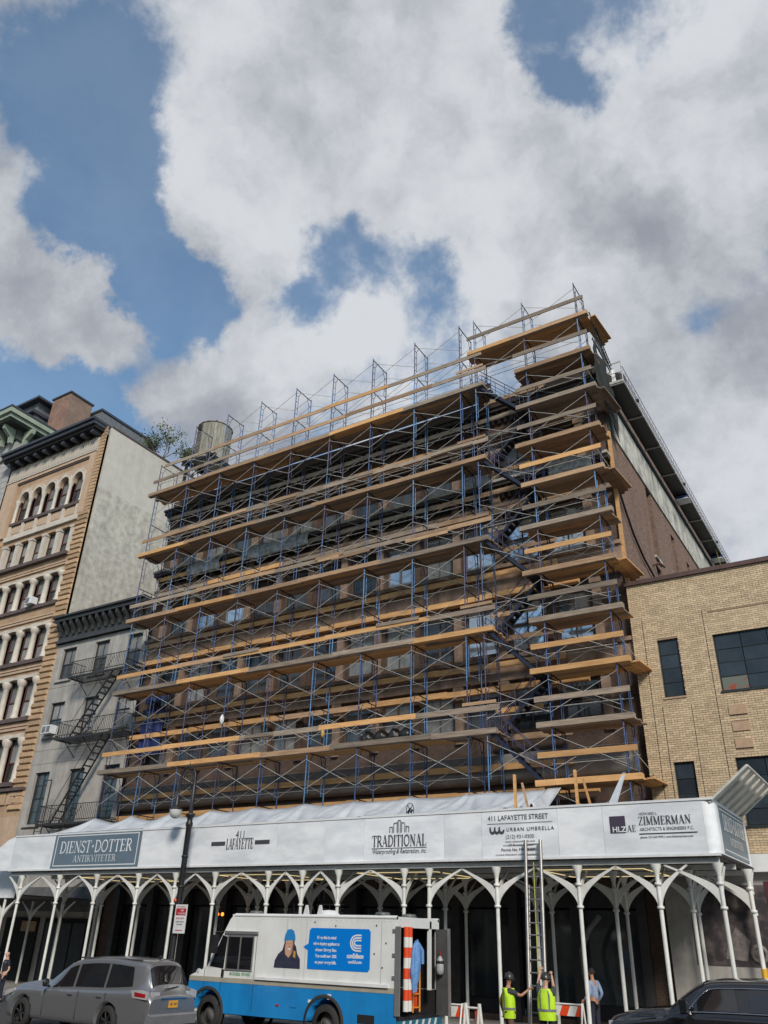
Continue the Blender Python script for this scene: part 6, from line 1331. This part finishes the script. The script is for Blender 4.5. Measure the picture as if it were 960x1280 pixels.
        m = MB(); w2 = lambda a0, a1, v0, v1, k=10: m.add([vf(a0+(a1-a0)*i/k, v, .008) for i in range(k+1) for v in (v0, (v0+v1)/2, v1)], [(i*3+j, (i+1)*3+j, (i+1)*3+j+1, i*3+j+1) for i in range(k) for j in range(2)], 0, True)
        w2(0, 2*math.pi, .28, .36, 28)
        for a in (-math.pi/2-.5, -math.pi/2+.5, math.pi/2-.5, math.pi/2+.5):
            m.add([vf(a+da, v, .009) for v in [.36+.6*q/8 for q in range(9)] for da in (-.09, .09)], [(q*2, q*2+1, q*2+3, q*2+2) for q in range(8)], 0, True)
        m.build('reflective_band', stp, t)
    return t
skA = mat('skin', (.42, .22, .14), (.36, .18, .11), .55, scale=12); skB = mat('light_skin', (.55, .33, .24), (.48, .28, .2), .55, scale=12)
hiv = mat('fluorescent_yellow', (.52, .80, .03), (.45, .72, .02), .7, scale=6, bump=.15); band = mat('grey_reflective', (.22, .23, .24), (.16, .17, .18), .4)
dgrey = mat('charcoal_cloth', (.05, .055, .065), (.035, .04, .045), .9); tanp = mat('brown_trousers', (.16, .09, .06), (.12, .07, .05), .9); navyc = mat('navy_cloth', (.012, .014, .03), (.018, .02, .04), .85); lblue = mat('pale_blue_shirt', (.26, .34, .50), (.2, .27, .42), .85, bump=.3, scale=9); hairm = mat('dark_hair', (.02, .015, .012), rough=.8); blk = mat('black_hard_hat', (.025, .025, .028), (.04, .04, .042), .3)
# ladder holders: heading f = 0 faces +Y (the building)
person('worker seen from behind in yellow vest and hard hat, both hands on ladder', (-8.78, -5.35, .0), R(5), skB, dgrey, navyc, (-.22, .42, 1.95), (.05, .40, 1.76), hairm, blk, (hiv, band), S=.985)
person('worker in yellow vest standing left of the ladder, one arm stretched to it', (-9.8, -5.35, .0), R(-52), skA, dgrey, tanp, (-.32, -.08, .88), (.18, .50, 1.42), hairm, blk, (hiv, band), S=.965)
person('man in a pale blue shirt and dark trousers standing in shade under the shed', (-8.85, -1.6, .13), R(70), skA, lblue, navyc, (-.3, .12, .95), (.28, .1, .9), hairm, None, None, longsleeve=True, S=.97)
person('bald man in dark clothes standing behind the silver SUV at the left edge', (-30.3, -5.4, .0), R(160), skB, navyc, navyc, (-.3, .1, .85), (.28, .12, .82), hairm, bald=True, S=.93)
person('second person in dark uniform at the extreme left edge of the photo', (-31.2, -5.2, .0), R(150), skB, navyc, navyc, (-.3, .1, .85), (.28, .12, .82), hairm, S=.9)
# white curved conduit on the wall behind the workers
tag(MB().path([(-10.0+.0, 1.2, .2), (-9.9, 1.2, .9), (-10.05, 1.2, 1.6), (-10.1, 1.2, 2.3), (-9.8, 1.2, 2.9), (-9.4, 1.2, 3.3)], .09, 8).build('hose', mat('grey_hose', (.2, .2, .2), (.14, .14, .14), .7)), 'thick pale grey hose hanging in a curve inside the dark shopfront under the shed', 'hose')

# ground floors left of the scaffold
for nm, root, x0, x1, zz in (('shop_opening', GB, -41.0, -38.4, 2.9), ('shop_opening', GB, -37.9, -34.5, 2.9), ('shop_opening', RB, -52.2, -47.4, 3.4), ('shop_opening', RB, -47.0, -42.4, 3.4)):
    bx(nm, void, root, x0, x1, 1.72, 1.797, .14, zz)
bx('timber_hoarding', wood_mid, GB, -39.6, -38.5, 1.66, 1.719, 2.3, 2.75); bx('shop_band', mat('dim_grey_band', (.12, .12, .125), (.08, .08, .085), .7), GB, -42, -34.2, 1.6, 1.797, 3.2, 4.3)
for i in range(3): bx('door_leaf', darkst, GB, -37.7+i*1.0, -36.8+i*1.0, 1.68, 1.715, .14, 2.7)

# ------------------------------------------------------------------ the other side of the street (behind the camera, mirrored in glass)
random.seed(91)
for i, (x0, x1, h, c1) in enumerate(((-74, -50, 19, (.24, .13, .09)), (-49.8, -30, 15, (.38, .35, .30)), (-29.8, -12, 19, (.20, .11, .085)), (-11.8, 8, 13, (.34, .29, .22)), (8.2, 30, 17, (.22, .15, .12)))):
    nmz = ('red brick', 'pale stone', 'dark brick', 'buff brick', 'brown brick')[i]
    t = thing('street_building', f'{nmz} building across the street behind the camera', 'building', ((x0+x1)/2, -34, 0))
    wm_ = mat('opposite_wall_%s' % nmz.replace(' ', '_'), c1, None, .85, scale=2, bump=.1)
    m = MB(); m.box(x0, x1, -50, -33.3, 0, h); m.build('wall', wm_, t); bx('cornice', wm_, t, x0, x1, -33.29, -32.7, h-.8, h+.2)
    wmsh = MB().box(-.6, .6, 0, .06, 0, 1.9).mesh('window', glass)
    for r in range(int((h-5)/3.7)+1):
        for q in range(int((x1-x0-1)/2.3)): place(wmsh, 'window', t, (x0+1.3+q*2.3, -33.3, 4.3+r*3.7))
    bx('shopfront', void, t, x0+.5, x1-.5, -33.29, -33.2, .2, 3.4)
